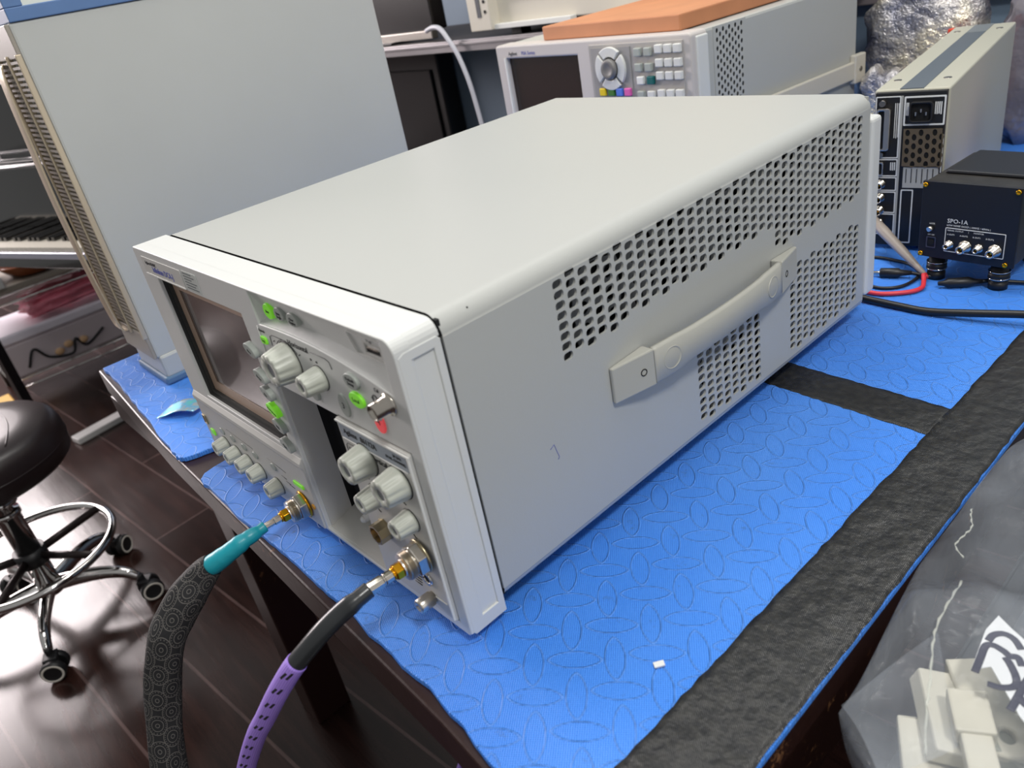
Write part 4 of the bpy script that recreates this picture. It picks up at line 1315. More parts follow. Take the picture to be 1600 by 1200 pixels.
# fan grille
holes = []
for i in range(6):
    for j in range(4):
        holes.append(ellipse(0.0400 + i * 0.0072, Zp(0.138) - j * 0.0105 - (0.0052 if i % 2 else 0), 0.0027, 0.0040, 8))
g = G(); g.mesh(plate([(0.0355, Zp(0.099)), (0.0765, Zp(0.099)), (0.0765, Zp(0.1425)), (0.0355, Zp(0.1425))], holes, 0.001), T(0, -0.0078, 0) @ XZ); obj('fan_grille', g, mat('bronze_grille', s(96, 84, 66), 0.5), rp)
g = G(); g.box((0.0360, -0.0072, Zp(0.100)), (0.0760, -0.0061, Zp(0.142))); obj('fan_void', g, 'void', rp)
g = G(); g.box((0.0375, -0.0070, Zp(0.0725)), (0.0755, -0.0060, Zp(0.0975))); rl = obj('rating_label', g, mat('grey_white_label', s(176, 176, 172), 0.6), rp)
bars(0.0405, Zp(0.0955), 6, 0.021, 0.0058, 0.0009, 'ink', rl, y=-0.0072)
for x in (0.012, 0.062):
    for y in (0.03, 0.38):
        g = G(); g.cyl((x, y, 0.0), (x, y, 0.008), 0.007, n=14); obj('foot', g, 'black', ri)

# =================================================================== small black box with connectors
sp = thing('converter_box', 'small black metal box with four coaxial sockets on ringed feet', 'electronics box', (0.428, 0.6885, MATZ), radians(-3.6))
zb, zt = Zp(0.0215), Zp(0.107)
M['spbox'] = mat('black_anodised', s(26, 27, 32), 0.42, bump=(500, 0.1, 0.0003))
g = G(); g.box((0.001, 0.0015, zb + 0.001), (0.0985, 0.115, zt)); obj('enclosure', g, mat('dusty_black_lid', s(52, 50, 48), 0.5, var=0.4, varscale=50), sp, bevel=0.002)
g = G(); g.box((0.0, -0.002, zb), (0.0995, 0.0018, zt + 0.001)); fp = obj('front_panel', g, 'spbox', sp, bevel=0.0006)
g = G(); g.box((0.008, 0.030, zt), (0.0985, 0.112, zt + 0.004)); obj('lid_rim', g, 'spbox', sp, bevel=0.003)
for x, z in ((0.0035, zt - 0.003), (0.0955, zt - 0.003), (0.0035, zb + 0.0035), (0.0915, zb + 0.0035)):
    g = G(); g.lathe((x, -0.002, z), (0, -1, 0), [(0, 0.0028), (0.0018, 0.0025), (0.0018, 0.0012), (0.0006, 0.0010)], 16); obj('brass_screw', g, 'gold', fp)
g = G(); g.mesh(textmesh('SPO-1A', 0.0065), T(0.0290, -0.0021, Zp(0.0660)) @ XZ)
g.mesh(textmesh('LOW NOISE OCXO ( 10MHZ / 40MHz )', 0.0026), T(0.0290, -0.0021, Zp(0.0612)) @ XZ)
g.mesh(textmesh('SIGNAL OUTPUT        |        MONITOR', 0.0022), T(0.0300, -0.0021, Zp(0.0555)) @ XZ)
g.mesh(textmesh('A OUT1        A OUT2        B OUT1        B OUT2', 0.0023), T(0.0300, -0.0021, Zp(0.0508)) @ XZ)
g.mesh(textmesh('LOCK', 0.0022), T(0.0105, -0.0021, Zp(0.0610)) @ XZ)
g.mesh(textmesh('DC 12V', 0.0022), T(0.0095, -0.0021, Zp(0.0480)) @ XZ)
obj('lettering', g, 'white', fp)
outline(0.0280, Zp(0.0310), 0.0890, Zp(0.0585), 0.0007, -0.0022, 'white', fp)
outline(0.0085, Zp(0.0330), 0.0190, Zp(0.0460), 0.0012, -0.0026, 'steel_dark', fp, 'jack_frame')
g = G(); g.cyl((0.0138, -0.002, Zp(0.0395)), (0.0138, -0.0035, Zp(0.0395)), 0.0030, n=16); obj('power_jack', g, 'void', fp)
g = G(); g.cyl((0.0140, -0.002, Zp(0.0560)), (0.0120, -0.0075, Zp(0.0555)), 0.0030, 0.0026, n=14); obj('toggle_switch', g, 'steel', fp)
for x, big in ((0.0335, 0), (0.0500, 1), (0.0640, 0), (0.0800, 1)):
    k = 1.3 if big else 0.9
    g = G(); g.lathe((x, -0.002, Zp(0.0395)), (0, -1, 0), [(0, 0.0052 * k), (0.0015, 0.0052 * k), (0.0015, 0.0042 * k), (0.0050, 0.0042 * k), (0.0052, 0.0035 * k), (0.0105 * k, 0.0034 * k), (0.0105 * k, 0.0024 * k), (0.006, 0.0022 * k)], 22, cap1=False)
    so = obj('coax_socket', g, 'steel', fp)
    g = G(); g.cyl((x, -0.003, Zp(0.0395)), (x, -0.0095 * k, Zp(0.0395)), 0.0010, n=8); obj('center_pin', g, 'gold', so)
for x, y in ((0.016, 0.012), (0.082, 0.012), (0.016, 0.100), (0.082, 0.100)):
    g = G(); g.lathe((x, y, 0), (0, 0, 1), [(0, 0.0095), (0.008, 0.0095), (0.0085, 0.0080), (0.0115, 0.0080), (0.012, 0.0105), (zb * 0.62, 0.0105), (zb * 0.65, 0.0085), (zb + 0.001, 0.0085)], 28); f_ = obj('foot', g, 'black', sp)
    g = G(); g.lathe((x, y, 0), (0, 0, 1), [(0.0120, 0.0108), (0.0132, 0.0108)], 28); g.lathe((x, y, 0), (0, 0, 1), [(0.0200, 0.0108), (0.0210, 0.0108)], 28); obj('chrome_ring', g, 'chrome', f_)

# =================================================================== cables on the mat, right rear
def cable(name, pts, r, m, label, cat='cable', extra=None):
    g = G(); g.tube(smooth_pts(pts, 8), r, 12)
    o = tag(obj(name, g, m), label, cat)
    return o


M['rubber'] = mat('black_rubber', s(24, 24, 26), 0.42)
cable('black_cable', [(0.33, 0.604, 0.006), (0.372, 0.606, 0.001), (0.4046, 0.6060, -0.003), (0.4423, 0.603, -0.0035), (0.4758, 0.6020, -0.0035), (0.5173, 0.606, 0.001), (0.5606, 0.612, 0.006), (0.62, 0.622, 0.010), (0.70, 0.64, 0.0), (0.76, 0.65, -0.04)], 0.0040, 'rubber', 'thick black power cord crossing the mat behind the oscilloscope')
cable('red_lead', [(0.36, 0.626, -0.0045), (0.3947, 0.6270, -0.0050), (0.416, 0.6285, -0.005), (0.4383, 0.6437, -0.005), (0.4460, 0.658, -0.0045), (0.4425, 0.672, -0.003), (0.4380, 0.682, 0.001)], 0.0026, mat('red_silicone', s(214, 54, 66), 0.4), 'red silicone test lead curving over the mat')
cable('black_lead', [(0.365, 0.640, -0.0055), (0.3869, 0.6451, -0.0058), (0.4093, 0.6447, -0.0058), (0.426, 0.660, -0.0058), (0.4288, 0.6927, -0.0055), (0.4098, 0.7185, -0.0058), (0.3838, 0.726, -0.0058), (0.3636, 0.7273, -0.0058), (0.34, 0.72, -0.0058)], 0.0019, 'rubber', 'thin black wire looping next to the red test lead')
# probe: grey tapered body with a red tip
pr = thing('test_probe', 'grey tapered test probe with red tip leaning on the mat', 'probe')
a, b_ = Vector((0.3480, 0.7440, 0.036)), Vector((0.4375, 0.6860, -0.0005))
g = G(); d = b_ - a; g.lathe(a, d, [(0, 0.0062), (d.length * 0.25, 0.0066), (d.length * 0.62, 0.0054), (d.length * 0.9, 0.0034), (d.length, 0.0026)], 18); obj('barrel', g, mat('warm_grey_plastic', s(150, 140, 132), 0.45), pr)
g = G(); g.cyl(b_, b_ + d.normalized() * 0.006, 0.0026, 0.0014); obj('tip', g, mat('red_plastic', s(190, 40, 44), 0.4), pr)
# barrel plug
pl = thing('barrel_plug', 'black power plug with steel tip lying beside the thin black loop', 'plug')
p0, p1 = Vector((0.3800, 0.6745, -0.0030)), Vector((0.4020, 0.6800, -0.0018))
dd_ = (p1 - p0).normalized()
g = G(); g.cyl(p0, p1, 0.0022, 0.0022); obj('metal_tip', g, 'steel', pl)
g = G(); g.lathe(p0, dd_, [(0.011, 0.0048), (0.012, 0.0056), (0.031, 0.0056), (0.033, 0.0040), (0.045, 0.0024)], 18); obj('grip', g, 'rubber', pl)
q = p0 + dd_ * 0.044
g = G(); g.tube(smooth_pts([q, q + dd_ * 0.01 + Vector((0, 0, -0.002)), (0.446, 0.694, -0.0055), (0.452, 0.703, -0.0055)], 6), 0.0020, 10); obj('cord', g, 'rubber', pl)
pl2 = thing('barrel_plug', 'black inline plug lying between the feet of the small black box', 'plug')
p0 = Vector((0.4585, 0.6700, -0.0020)); d2 = Vector((0.036, 0.022, 0.0)).normalized()
g = G(); g.lathe(p0, d2, [(0, 0.0022), (0.006, 0.0030), (0.010, 0.0054), (0.030, 0.0058), (0.036, 0.0035), (0.044, 0.0022)], 18); obj('grip', g, 'rubber', pl2)
g = G(); g.tube(smooth_pts([p0 + d2 * 0.042, p0 + d2 * 0.055, (0.530, 0.71, -0.0045), (0.60, 0.73, -0.005), (0.62, 0.80, -0.005)], 6), 0.0021, 10); obj('cord', g, 'rubber', pl2)

# =================================================================== bags behind the right instrument
def m_antistatic():
    b = NB('metallised_antistatic_film')
    b.p.inputs['Metallic'].default_value = 0.6
    b.p.inputs['Roughness'].default_value = 0.20
    nz = b.noise(14, 4)
    b.l(b.ramp(nz, [(0.35, s(120, 122, 140)), (0.5, s(206, 202, 200)), (0.65, s(250, 240, 214))]), b.p.inputs['Base Color'])
    b.bump(b.noise(30, 5, rough=0.65), 0.9, 0.016)
    return b.m


M['anti'] = m_antistatic()


def bag(name, loc, dims, rot, m, label, seed, cat='bag', amp=0.12, alpha=False):
    rr_ = random.Random(seed)
    ph = [rr_.uniform(0, 6) for _ in range(12)]
    g = G()
    n, mm = 56, 30
    rings = []
    for j in range(1, mm):
        a = pi * j / mm
        ring = []
        for k in range(n):
            t = 2 * pi * k / n
            v = Vector((sin(a) * cos(t), sin(a) * sin(t), cos(a)))
            # squarish pillow
            e = 0.45
            v = Vector([math.copysign(abs(c) ** e, c) for c in v])
            w = 1 + amp * (sin(5 * v.x + ph[0] + 3 * sin(4 * v.z + ph[1])) * 0.5 + sin(9 * v.y + 7 * v.z + ph[2]) * 0.35 + abs(sin(6 * v.z - 5 * v.x + ph[3])) * 0.5 - 0.3)
            ring.append((v.x * dims[0] * w, v.y * dims[1] * w, v.z * dims[2] * (1 + amp * 0.6 * sin(4 * v.x + ph[4]) + amp * 0.4 * sin(9 * v.x + ph[5]))))
        rings.append(ring)
    g.rings(rings)
    o = obj(name, g, m, loc=loc)
    o.rotation_euler = rot
    # seat the bag on its lowest point
    bpy.context.view_layer.update()
    lo = min((o.matrix_world @ v.co).z for v in o.data.vertices)
    o.location.z += loc[2] - lo if False else 0
    return tag(o, label, cat)


bag('antistatic_bag', (0.190, 1.262, 0.140), (0.085, 0.042, 0.116), (0.0, 0.0, 0.1), 'anti', 'large crumpled silver antistatic bag behind the beige instrument', 3, amp=0.20)
bag('antistatic_bag', (0.176, 1.150, 0.072), (0.034, 0.026, 0.062), (0.0, 0.0, 0.2), 'anti', 'smaller silver antistatic bag low in front of the large one', 5, amp=0.18)
M['bluebag'] = mat('blue_translucent_film', s(120, 150, 200), 0.2, bump=(40, 0.5, 0.006), alpha=0.85)
bag('plastic_bag', (0.048, 1.250, 0.062), (0.032, 0.036, 0.066), (0.0, 0.0, 0.0), 'bluebag', 'bluish plastic bag squeezed beside the analyser handle', 8, amp=0.14)
bag('plastic_bag', (0.365, 1.275, 0.105), (0.060, 0.045, 0.110), (0.0, 0.0, 0.0), mat('grey_violet_film', s(150, 146, 156), 0.2, 0.4, bump=(50, 0.5, 0.006)), 'grey crumpled bag at the right end of the silver ones', 11, amp=0.14)
g = G(); g.box((-0.026, -0.005, MATZ), (0.026, 0.005, 0.181)); tag(obj('red_folder', g, mat('orange_red_plastic', s(226, 74, 40), 0.4), loc=(0.275, 1.196, 0), bevel=0.002), 'orange-red folder edge showing between silver bag and beige instrument', 'folder')
pk = bag('pink_wrap', (0.50, 0.93, 0.075), (0.03, 0.05, 0.075), (0, 0, 0), mat('pink_bubble_wrap', s(232, 176, 190), 0.3, bump=(90, 0.6, 0.004)), 'pink bubble wrap at the right frame edge beside the beige instrument', 21, amp=0.1)

# =================================================================== clear bag of parts at lower right
cr = thing('plastic_crate', 'dark crate beside the workbench holding the bag of parts', 'crate', (0.84, 0.22, FLOOR))
g = G()
for a, b_ in (((-0.19, -0.28, 0.0), (0.22, 0.30, 0.012)), ((-0.19, -0.28, 0), (-0.178, 0.30, 0.70)), ((0.208, -0.28, 0), (0.22, 0.30, 0.66)), ((-0.19, -0.28, 0), (0.22, -0.268, 0.66)), ((-0.19, 0.288, 0), (0.22, 0.30, 0.70))):
    g.box(a, b_)
obj('body', g, 'black', cr, bevel=0.003)
g = G(); g.box((-0.178, -0.268, 0.66), (0.208, 0.288, 0.672)); obj('tray', g, 'slate', cr)
TR = FLOOR + 0.672
pb = None


def m_poly():
    b = NB('clear_polythene')
    t = b.t
    b.p.inputs['Base Color'].default_value = s(205, 212, 222)
    b.p.inputs['Roughness'].default_value = 0.12
    nz = b.noise(22, 4, rough=0.55)
    nz2 = b.noise(7, 3)
    b.bump(b.math('ADD', nz, b.math('MULTIPLY', nz2, 2.0)), 0.75, 0.010)
    tr = b.n('ShaderNodeBsdfTransparent')
    mx = b.n('ShaderNodeMixShader')
    fac = b.ramp(nz2, [(0.40, (0.07,) * 3 + (1,)), (0.58, (0.17,) * 3 + (1,)), (0.72, (0.32,) * 3 + (1,))])
    b.l(fac, mx.inputs[0]); b.l(tr.outputs[0], mx.inputs[1]); b.l(b.p.outputs[0], mx.inputs[2]); b.l(mx.outputs[0], b.o.inputs[0])
    return b.m


M['poly'] = m_poly()
M['crease'] = mat('glossy_crease', s(214, 216, 206), 0.08, alpha=0.45)
# bag: two crinkled sheets joined along the traced far edge; a flat pouch lying on the crate
edge = [(0.6373, 0.092), (0.6359, 0.1213), (0.6294, 0.181), (0.6240, 0.2331), (0.6232, 0.2973), (0.6240, 0.3564), (0.6284, 0.405), (0.66, 0.47)]
E_ = smooth_pts([(a, b_, 0) for a, b_ in edge], 6)
E2 = smooth_pts([(0.6373, 0.092, 0), (0.655, 0.075, 0), (0.69, 0.055, 0), (0.75, 0.03, 0), (0.82, 0.02, 0), (0.90, 0.03, 0), (0.97, 0.08, 0), (1.0, 0.30, 0)], 6)


def bagsurf(sgn):
    n = min(len(E_), len(E2)) - 1

    def f(u, v):
        i = round(v * n)
        a, b2 = E_[i], E2[i]
        p = a.lerp(b2, u)
        e = sin(pi * min(u, 1)) ** 0.5 * min(1, v * 3.0) ** 0.8
        wr = 0.004 * sin(38 * p.x + 60 * p.y + 5 * sin(25 * p.x)) + 0.003 * sin(110 * p.y - 40 * p.x) + 0.0022 * sin(170 * (p.x + p.y * 0.4))
        z = (0.004 + 0.002 * sin(40 * p.y)) + (sgn * (0.016 if sgn > 0 else 0.085) + wr) * e
        if sgn < 0:
            z = max(z, TR + 0.004)
        return Vector((p.x, p.y, z))
    return n, f


pbag = thing('parts_bag', 'clear plastic bag of beige plastic parts with a handwritten label', 'bag', (0.84, 0.22, TR))
off = -Vector((0.84, 0.22, TR))
for sgn, nm in ((1, 'top_film'), (-1, 'bottom_film')):
    n, f = bagsurf(sgn)
    g = G(); g.grid(60, n, lambda u, v: f(u, v) + off); obj(nm, g, 'poly', pbag)
# folded corner flap and heat-sealed seam
g = G(); g.grid(10, 14, lambda u, v: Vector((0.6385 + 0.034 * u + 0.020 * v, 0.0925 - 0.028 * u + 0.075 * v * (1 - 0.4 * u), 0.0100 + 0.006 * sin(3 * u + 2 * v))) + off); obj('folded_flap', g, 'poly', pbag)
def film_z(x, y):
    return 0.0205 + 0.003 * sin(90 * x) * cos(70 * y)


for nm, pp, rr0 in (('heat_seal', [(0.6853, 0.0848), (0.6754, 0.1102), (0.6703, 0.1266), (0.6613, 0.1528), (0.6577, 0.1678), (0.6560, 0.19), (0.6548, 0.2104)], 0.0010), ('heat_seal', [(0.6474, 0.2329), (0.6398, 0.2398), (0.6410, 0.2500), (0.6423, 0.2589), (0.6380, 0.2690), (0.6354, 0.2777)], 0.0008)):
    sea = smooth_pts([(x, y, film_z(x, y)) for x, y in pp], 6)
    g = G(); g.tube([p + off + Vector((0.00035 * sin(i * 1.7), 0.0003 * cos(i * 2.3), 0)) for i, p in enumerate(sea)], [rr0 * (0.15 + 0.7 * abs(sin(i * 0.9 + 1))) for i in range(len(sea))], 8); obj(nm, g, 'crease', pbag)
# beige parts in the bag (things)
M['abs'] = mat('aged_beige_abs', s(202, 198, 182), 0.5, bump=(600, 0.1, 0.0004))
M['abs2'] = mat('greenish_grey_abs', s(150, 152, 140), 0.5)


def part_obj(name, build, m, loc, rot, label, bevel=0.0015):
    g = G(); build(g)
    o = obj(name, g, m, loc=loc, bevel=bevel); o.rotation_euler = rot
    return tag(o, label, 'plastic part', 'beige plastic parts inside the clear bag')


def b_long(g): g.box((-0.075, -0.008, 0), (0.075, 0.008, 0.010)); g.box((-0.075, -0.0105, 0), (-0.045, 0.0105, 0.012))
def b_lobe(g):
    pts = [(0.017 * cos(t), 0.017 * sin(t)) for t in [radians(-90 + 180 * k / 12) for k in range(13)]] + [(-0.05, 0.017), (-0.05, -0.017)]
    g.mesh(plate(pts, [ellipse(0.003, 0, 0.005, 0.0042, 14)], 0.018, 0.0012), Matrix.Identity(4))
def b_clip(g): g.box((-0.045, -0.024, 0), (0.045, 0.024, 0.007)); g.box((-0.045, 0.010, 0.007), (-0.005, 0.024, 0.020)); g.box((0.020, -0.024, 0.007), (0.045, -0.006, 0.016))
def b_tab(g): g.hexa([(-0.03, -0.014, 0), (0.03, -0.018, 0), (0.03, 0.018, 0), (-0.03, 0.014, 0), (-0.03, -0.010, 0.012), (0.03, -0.014, 0.012), (0.03, 0.014, 0.012), (-0.03, 0.010, 0.012)])


part_obj('plastic_strip', b_long, 'abs', (0.7150, 0.1020, -0.028), (0.03, -0.03, radians(-60)), 'long straight beige plastic strip in the middle of the bag')
part_obj('plastic_bracket', b_clip, 'abs', (0.6900, 0.1180, -0.052), (0, 0.03, radians(-62)), 'flat beige bracket at the near corner of the bag')
part_obj('plastic_lobe', b_lobe, 'abs', (0.7010, 0.1630, -0.040), (0.05, 0.05, radians(-52)), 'rounded beige end piece with a hole beside the long strip')
part_obj('plastic_tab', b_tab, 'abs', (0.6720, 0.1570, -0.044), (0.1, 0.05, radians(118)), 'short tapered beige tab left of the strip')
part_obj('plastic_shell', b_lobe, 'abs2', (0.6880, 0.1930, -0.048), (0.4, 0.2, radians(100)), 'grey-green curved shell under the paper label')
part_obj('plastic_bracket', b_clip, 'abs', (0.775, 0.085, -0.055), (0, 0.05, radians(15)), 'beige bracket at the right side of the bag bottom')
part_obj('plastic_strip', b_long, 'abs', (0.79, 0.24, -0.060), (0.0, 0.0, radians(60)), 'beige strip deep under the paper label')
# paper label with marker writing
lab = thing('paper_label', 'white paper label with purple-black marker writing inside the clear bag', 'label', (0.716, 0.176, -0.0040))
M['marker'] = mat('purple_black_marker', s(22, 18, 52), 0.5)
LO = Vector((0.716, 0.176, 0))
poly = [(0.6775, 0.1690), (0.6731, 0.2033), (0.6748, 0.2187), (0.6838, 0.2127), (0.6922, 0.2080), (0.7062, 0.2020), (0.760, 0.175), (0.762, 0.120), (0.7207, 0.1420), (0.7071, 0.1537), (0.6953, 0.1665), (0.6850, 0.1775)]
g = G(); g.mesh(plate([(x - LO.x, y - LO.y) for x, y in poly], (), 0.0006)); obj('paper', g, mat('white_paper', s(226, 228, 230), 0.7), lab)
STK = [[(0.6772, 0.1953), (0.6779, 0.2014), (0.6819, 0.2057), (0.6876, 0.2051), (0.6935, 0.1994)],
       [(0.6798, 0.1682), (0.6784, 0.1805), (0.6775, 0.1906), (0.6806, 0.1936), (0.6863, 0.1927), (0.6903, 0.191), (0.6937, 0.1925), (0.6977, 0.1875)],
       [(0.6887, 0.1886), (0.6927, 0.1847), (0.6979, 0.1774), (0.6992, 0.1713), (0.6941, 0.1661), (0.6876, 0.1642)],
       [(0.7027, 0.1537), (0.7028, 0.1628), (0.7027, 0.1746), (0.7032, 0.185)], [(0.703, 0.1661), (0.7066, 0.1626), (0.7101, 0.1613)]]
for st_ in STK:
    g = G(); g.tube([p - LO + Vector((0, 0, 0.0006)) for p in smooth_pts([(x, y, 0) for x, y in st_], 6)], 0.0021, 8, flat=1.0)
    for v in g.bm.verts:
        v.co.z = 0.0004 + (v.co.z) * 0.12
    obj('marker_stroke', g, 'marker', lab)
# =================================================================== stool
stl = thing('rolling_stool', 'round black padded stool with chrome foot ring and castors', 'stool', (-1.118, -0.199, FLOOR))
M['leather'] = mat('black_leatherette', s(34, 26, 27), 0.36, bump=(260, 0.12, 0.0008))
R_ = 0.185
g = G(); g.lathe((0, 0, 0), (0, 0, 1), [(0.405, 0.10), (0.405, R_ * 0.93), (0.415, R_ * 0.985), (0.445, R_), (0.470, R_ * 0.995), (0.490, R_ * 0.96), (0.503, R_ * 0.88), (0.508, R_ * 0.6), (0.510, 0.02)], 64); seat = obj('seat', g, 'leather', stl)
g = G(); g.lathe((0, 0, 0), (0, 0, 1), [(0.4440, R_ * 1.001), (0.4460, R_ * 1.008), (0.4480, R_ * 1.001)], 64, cap0=False, cap1=False)
for q in (0.0, 1.0):
    pts = [((-0.8 + 1.6 * k / 24) * R_ * 0.95, (q - 0.5) * 0.12 + 0.03 * sin(pi * k / 24) * (1 if q else -1), 0) for k in range(25)]
    g.tube([(x, y, 0.5095 - 0.010 * (sqrt(x * x + y * y) / R_) ** 4) for x, y, z in pts], 0.0013, 6)
obj('seat_piping', g, 'leather', seat)
g = G(); g.cyl((0, 0, 0.385), (0, 0, 0.406), 0.085, 0.10); obj('seat_plate', g, 'black', stl)
g = G(); g.cyl((0, 0, 0.30), (0, 0, 0.39), 0.014); g.cyl((0, 0, 0.33), (0, 0, 0.345), 0.034); obj('gas_lift', g, 'chrome', stl)
g = G(); g.lathe((0, 0, 0), (0, 0, 1), [(0.075, 0.026), (0.30, 0.026), (0.30, 0.030), (0.315, 0.030), (0.315, 0.020), (0.33, 0.020)], 28); obj('column', g, 'chrome', stl)
# foot ring with spokes
g = G(); rz_ = 0.185
g.rings([[((0.178 + 0.0095 * cos(b2)) * cos(a), (0.178 + 0.0095 * cos(b2)) * sin(a), rz_ + 0.0095 * sin(b2)) for b2 in [2 * pi * k / 12 for k in range(12)]] for a in [2 * pi * k / 64 for k in range(65)]], cap0=False, cap1=False)
obj('foot_ring', g, 'chrome', stl)
g = G(); g.lathe((0, 0, 0), (0, 0, 1), [(rz_ - 0.020, 0.034), (rz_ + 0.020, 0.034)], 24); obj('spoke_hub', g, 'black', stl)
for k in range(5):
    a = radians(36 + 72 * k)
    g = G(); g.tube([(0.02 * cos(a), 0.02 * sin(a), rz_), (0.175 * cos(a), 0.175 * sin(a), rz_)], 0.0105, 10, flat=0.6); obj('spoke', g, mat('dark_metal_spoke', s(46, 38, 38), 0.35, 0.4) if k == 0 else bpy.data.materials['dark_metal_spoke'], stl)
a0 = atan2(-0.267 + 0.199, -0.918 + 1.118)
for k in range(5):
    a = a0 + radians(72 * k)
    c_, s_ = cos(a), sin(a)
    P_ = lambda r_, z_: (r_ * c_, r_ * s_, z_)
    g = G(); g.tube(smooth_pts([P_(0.015, 0.095), P_(0.07, 0.098), P_(0.13, 0.095), P_(0.175, 0.082), P_(0.200, 0.062)], 5), [0.021 - 0.0085 * k2 / 20 for k2 in range(21)], 14, flat=0.75); lg = obj('base_leg', g, 'chrome', stl)
    g = G(); g.cyl(P_(0.203, 0.050), P_(0.203, 0.070), 0.008); g.box((-0.012, -0.015, 0.030), (0.020, 0.015, 0.055), Matrix.Rotation(a, 4, 'Z') @ T(0.205, 0, 0)); obj('caster_fork', g, 'black', lg, bevel=0.003)
    tw = (-0.45, -0.05, a + 1.7, a + 0.4, a + 1.0)[k]
    pv = Vector(P_(0.214, 0.026))
    axl = Vector((cos(tw), sin(tw), 0))
    for q in (-1, 1):
        g = G(); g.lathe(pv + axl * 0.008 * q, axl * q, [(0, 0.024), (0.002, 0.026), (0.013, 0.026), (0.017, 0.023), (0.017, 0.018), (0.0155, 0.012)], 28); wh = obj('caster_wheel', g, 'black', lg)
        g = G(); g.lathe(pv + axl * 0.008 * q, axl * q, [(0.0155, 0.0235), (0.0178, 0.0225), (0.0178, 0.0185), (0.0165, 0.0180)], 28, cap0=False, cap1=False); obj('wheel_rim', g, mat('pale_rim', s(206, 200, 190), 0.4) if 'pale_rim' not in bpy.data.materials else bpy.data.materials['pale_rim'], wh)

# =================================================================== things at the far left
g = G(); g.box((-0.09, -0.028, 0.0), (0.09, 0.028, 0.022)); o = obj('white_power_bar', g, mat('off_white_plastic', s(200, 198, 196), 0.5), loc=(-2.05, 0.165, FLOOR), bevel=0.004); o.rotation_euler = (0, 0, radians(100)); tag(o, 'slim white plastic bar lying on the floor near the stool', 'bar')
# digital piano (black) on its stand
ka = atan2(-0.33547865, -0.9420478)
pn = thing('digital_piano', 'glossy black digital piano with a row of white keys, cut by the left frame edge', 'piano', (-1.479, 0.2433, FLOOR), ka)
# local: +x runs left/away along the keyboard, -y is toward the back (rotation makes -y point away)
M['piano'] = mat('black_piano_gloss', s(16, 14, 14), 0.12, coat=0.6)
KZ = -FLOOR - 0.060
g = G(); g.box((-0.35, -0.36, KZ - 0.060), (0.78, 0.0, KZ - 0.012)); obj('key_bed', g, 'piano', pn, bevel=0.004)
g = G(); g.box((-0.35, -0.005, KZ - 0.030), (0.78, 0.006, KZ - 0.012)); obj('key_slip', g, mat('silver_slip', s(190, 190, 206), 0.25, 0.7), pn, bevel=0.002)
for k in range(38):
    g = G(); x0 = -0.16 + k * 0.0235; g.box((x0, -0.145, KZ - 0.014), (x0 + 0.0222, -0.004, KZ)); obj('white_key', g, 'cream' if k else 'cream', pn)
for k in range(36):
    if k % 7 in (2, 6):
        continue
    g = G(); x0 = -0.16 + (k + 1) * 0.0235; g.box((x0 - 0.006, -0.145, KZ - 0.006), (x0 + 0.006, -0.052, KZ + 0.011)); obj('black_key', g, 'piano', pn)
g = G(); g.box((-0.35, -0.36, KZ - 0.012), (0.78, -0.147, KZ + 0.19)); obj('upper_case', g, 'piano', pn, bevel=0.008)
g = G(); g.box((-0.35, -0.32, KZ + 0.19), (0.78, -0.20, KZ + 0.20)); g.box((-0.20, -0.33, KZ + 0.2), (0.74, -0.318, KZ + 0.40)); obj('music_desk', g, 'piano', pn, bevel=0.003)
g = G(); g.box((0.755, -0.05, 0), (0.78, -0.02, KZ - 0.060)); obj('stand_leg', g, 'piano', pn)
g = G(); g.box((-0.35, -0.34, 0), (-0.31, -0.26, KZ - 0.060)); obj('stand_leg', g, 'piano', pn)
g = G(); g.box((0.0, -0.27, 0), (0.42, 0.0, 0.055)); o = obj('keyboard_synth', g, mat('silver_grey_synth', s(172, 166, 174), 0.4), loc=(-1.80, 0.50, -0.060 + 0.2015), bevel=0.006)
o.rotation_euler = (0, 0, ka); tag(o, 'flat silver-grey device lying on top of the black piano', 'device')

# wire shelf behind, with boxes
ws = thing('wire_shelf', 'chrome wire shelving unit full of boxes behind the stool', 'shelf', (-2.75, 0.35, FLOOR))
for x in (-0.15, 0.15):
    for y in (-0.31, 0.45):
        g = G(); g.cyl((-x, y, 0), (-x, y, 0.62), 0.010, n=12); obj('post', g, 'steel_dark', ws)
for z in (0.10, 0.42):
    g = G()
    for k in range(16):
        x = -0.16 + 0.32 * k / 15
        g.tube([(x, -0.32, z), (x, 0.46, z)], 0.0032, 6)
    for y in (-0.31, 0.07, 0.45):
        g.tube([(-0.165, y, z - 0.006), (0.165, y, z - 0.006)], 0.004, 6)
    for xx in (-0.165, 0.165):
        g.tube([(xx, -0.32, z - 0.03), (xx, 0.46, z - 0.03)], 0.004, 6)
    obj('wire_deck', g, 'chrome', ws)
t = thing('grey_case', 'grey equipment case with a cable on its front, low on the wire shelf', 'case', (-2.76, 0.27, FLOOR + 0.104))
g = G(); g.box((-0.13, -0.215, 0), (0.165, 0.235, 0.135)); obj('body', g, mat('pinkish_grey_plastic', s(204, 192, 196), 0.4), t, bevel=0.012, seg=3)
g = G(); g.box((-0.13, -0.218, 0.135), (0.170, 0.238, 0.175)); obj('lid', g, mat('pale_lilac_lid', s(240, 234, 244), 0.35), t, bevel=0.010, seg=3)
g = G(); g.tube(smooth_pts([(0.170, -0.16, 0.03), (0.172, -0.12, 0.09), (0.174, -0.08, 0.04), (0.175, 0.0, 0.02), (0.174, 0.03, 0.07), (0.172, 0.06, 0.03), (0.172, 0.14, 0.07)], 6), 0.005, 8); obj('cable', g, 'black', t)
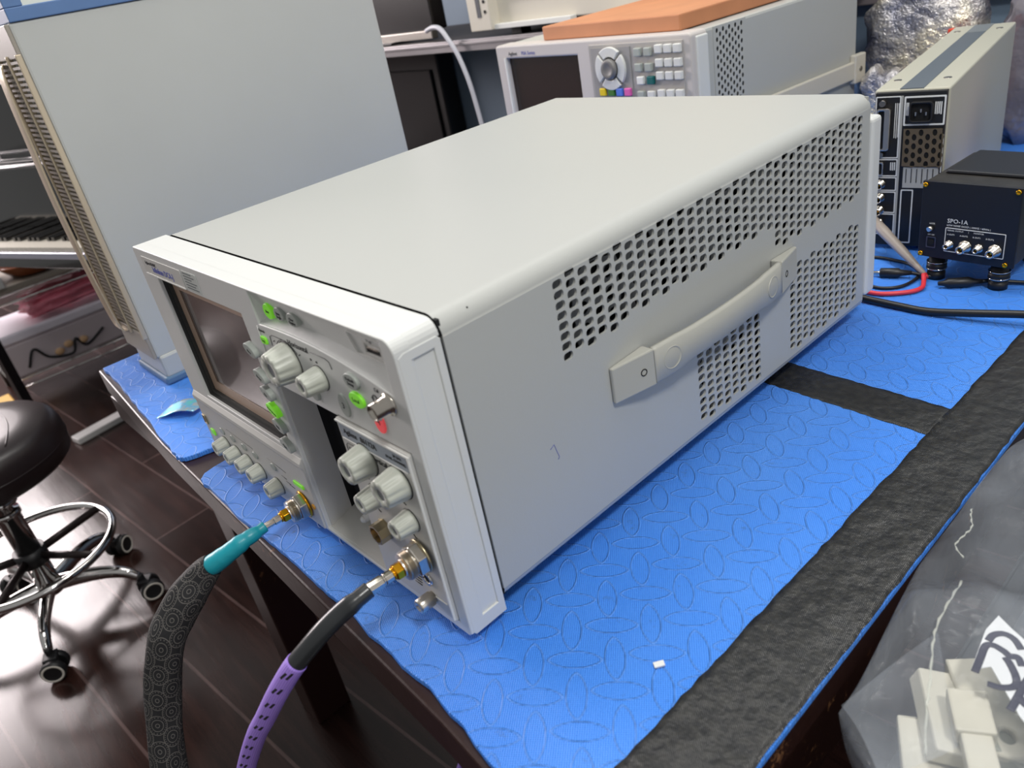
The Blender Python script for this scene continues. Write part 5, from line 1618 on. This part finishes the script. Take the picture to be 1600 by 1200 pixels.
for yy, zz in ((-0.04, 0.045), (0.0, 0.06), (0.055, 0.055)):
    g = G(); g.sphere((0.172, yy, zz), 0.018, sc=(0.4, 1, 0.8)); obj('tan_plug', g, mat('tan_plug%d' % int(yy * 1000), s(222, 182, 140), 0.4), t)
M['pinkb'] = mat('pink_plastic_film', s(236, 130, 150), 0.25, bump=(60, 0.6, 0.008), var=0.3, varscale=12)
bag('pink_bag', (-2.70, 0.36, FLOOR + 0.340), (0.10, 0.16, 0.042), (0.05, 0, 0), 'pinkb', 'crumpled pink plastic bag on top of the grey case', 31, amp=0.2)
g = G(); g.box((-0.15, -0.33, 0), (0.16, 0.32, 0.022)); tag(obj('grey_board', g, mat('olive_grey_board', s(156, 148, 136), 0.5), loc=(-2.75, 0.37, FLOOR + 0.426), bevel=0.003), 'grey board lying on the upper deck of the wire shelf', 'board')
g = G(); g.lathe((0, 0, 0), (0, 0, 1), [(0, 0.05), (0.01, 0.09), (0.05, 0.125), (0.055, 0.125), (0.05, 0.115), (0.03, 0.09), (0.02, 0.02)], 32); tag(obj('brown_bowl', g, mat('amber_brown_glaze', s(140, 74, 34), 0.25), loc=(-2.70, 0.30, FLOOR + 0.4465)), 'amber brown bowl standing on the grey board of the wire shelf', 'bowl')
g = G(); g.box((-0.10, -0.11, 0), (0.10, 0.11, 0.045)); tag(obj('white_box', g, 'whiteplastic', loc=(-2.68, 0.055, FLOOR + 0.4465), bevel=0.004), 'bright white flat box left of the brown bowl', 'box')
g = G(); g.box((-0.05, -0.10, 0), (0.05, 0.10, 0.10)); tag(obj('tan_carton', g, mat('tan_carton', s(200, 160, 140), 0.6), loc=(-2.82, 0.07, FLOOR + 0.492), bevel=0.003), 'tan carton behind the bright white flat box', 'carton')
g = G(); g.box((-0.06, -0.09, 0), (0.06, 0.09, 0.05)); tag(obj('yellow_tray', g, mat('yellow_tray', s(206, 160, 40), 0.5), loc=(-2.60, -0.08, FLOOR), bevel=0.004), 'yellow tray on the floor at the left frame edge', 'tray')
dk = thing('black_bin', 'dark bin standing on the floor behind the wire shelf', 'bin', (-2.62, 0.98, FLOOR))
g = G(); g.box((-0.22, -0.17, 0), (0.20, 0.18, 0.46)); obj('body', g, 'panelblack', dk, bevel=0.01)
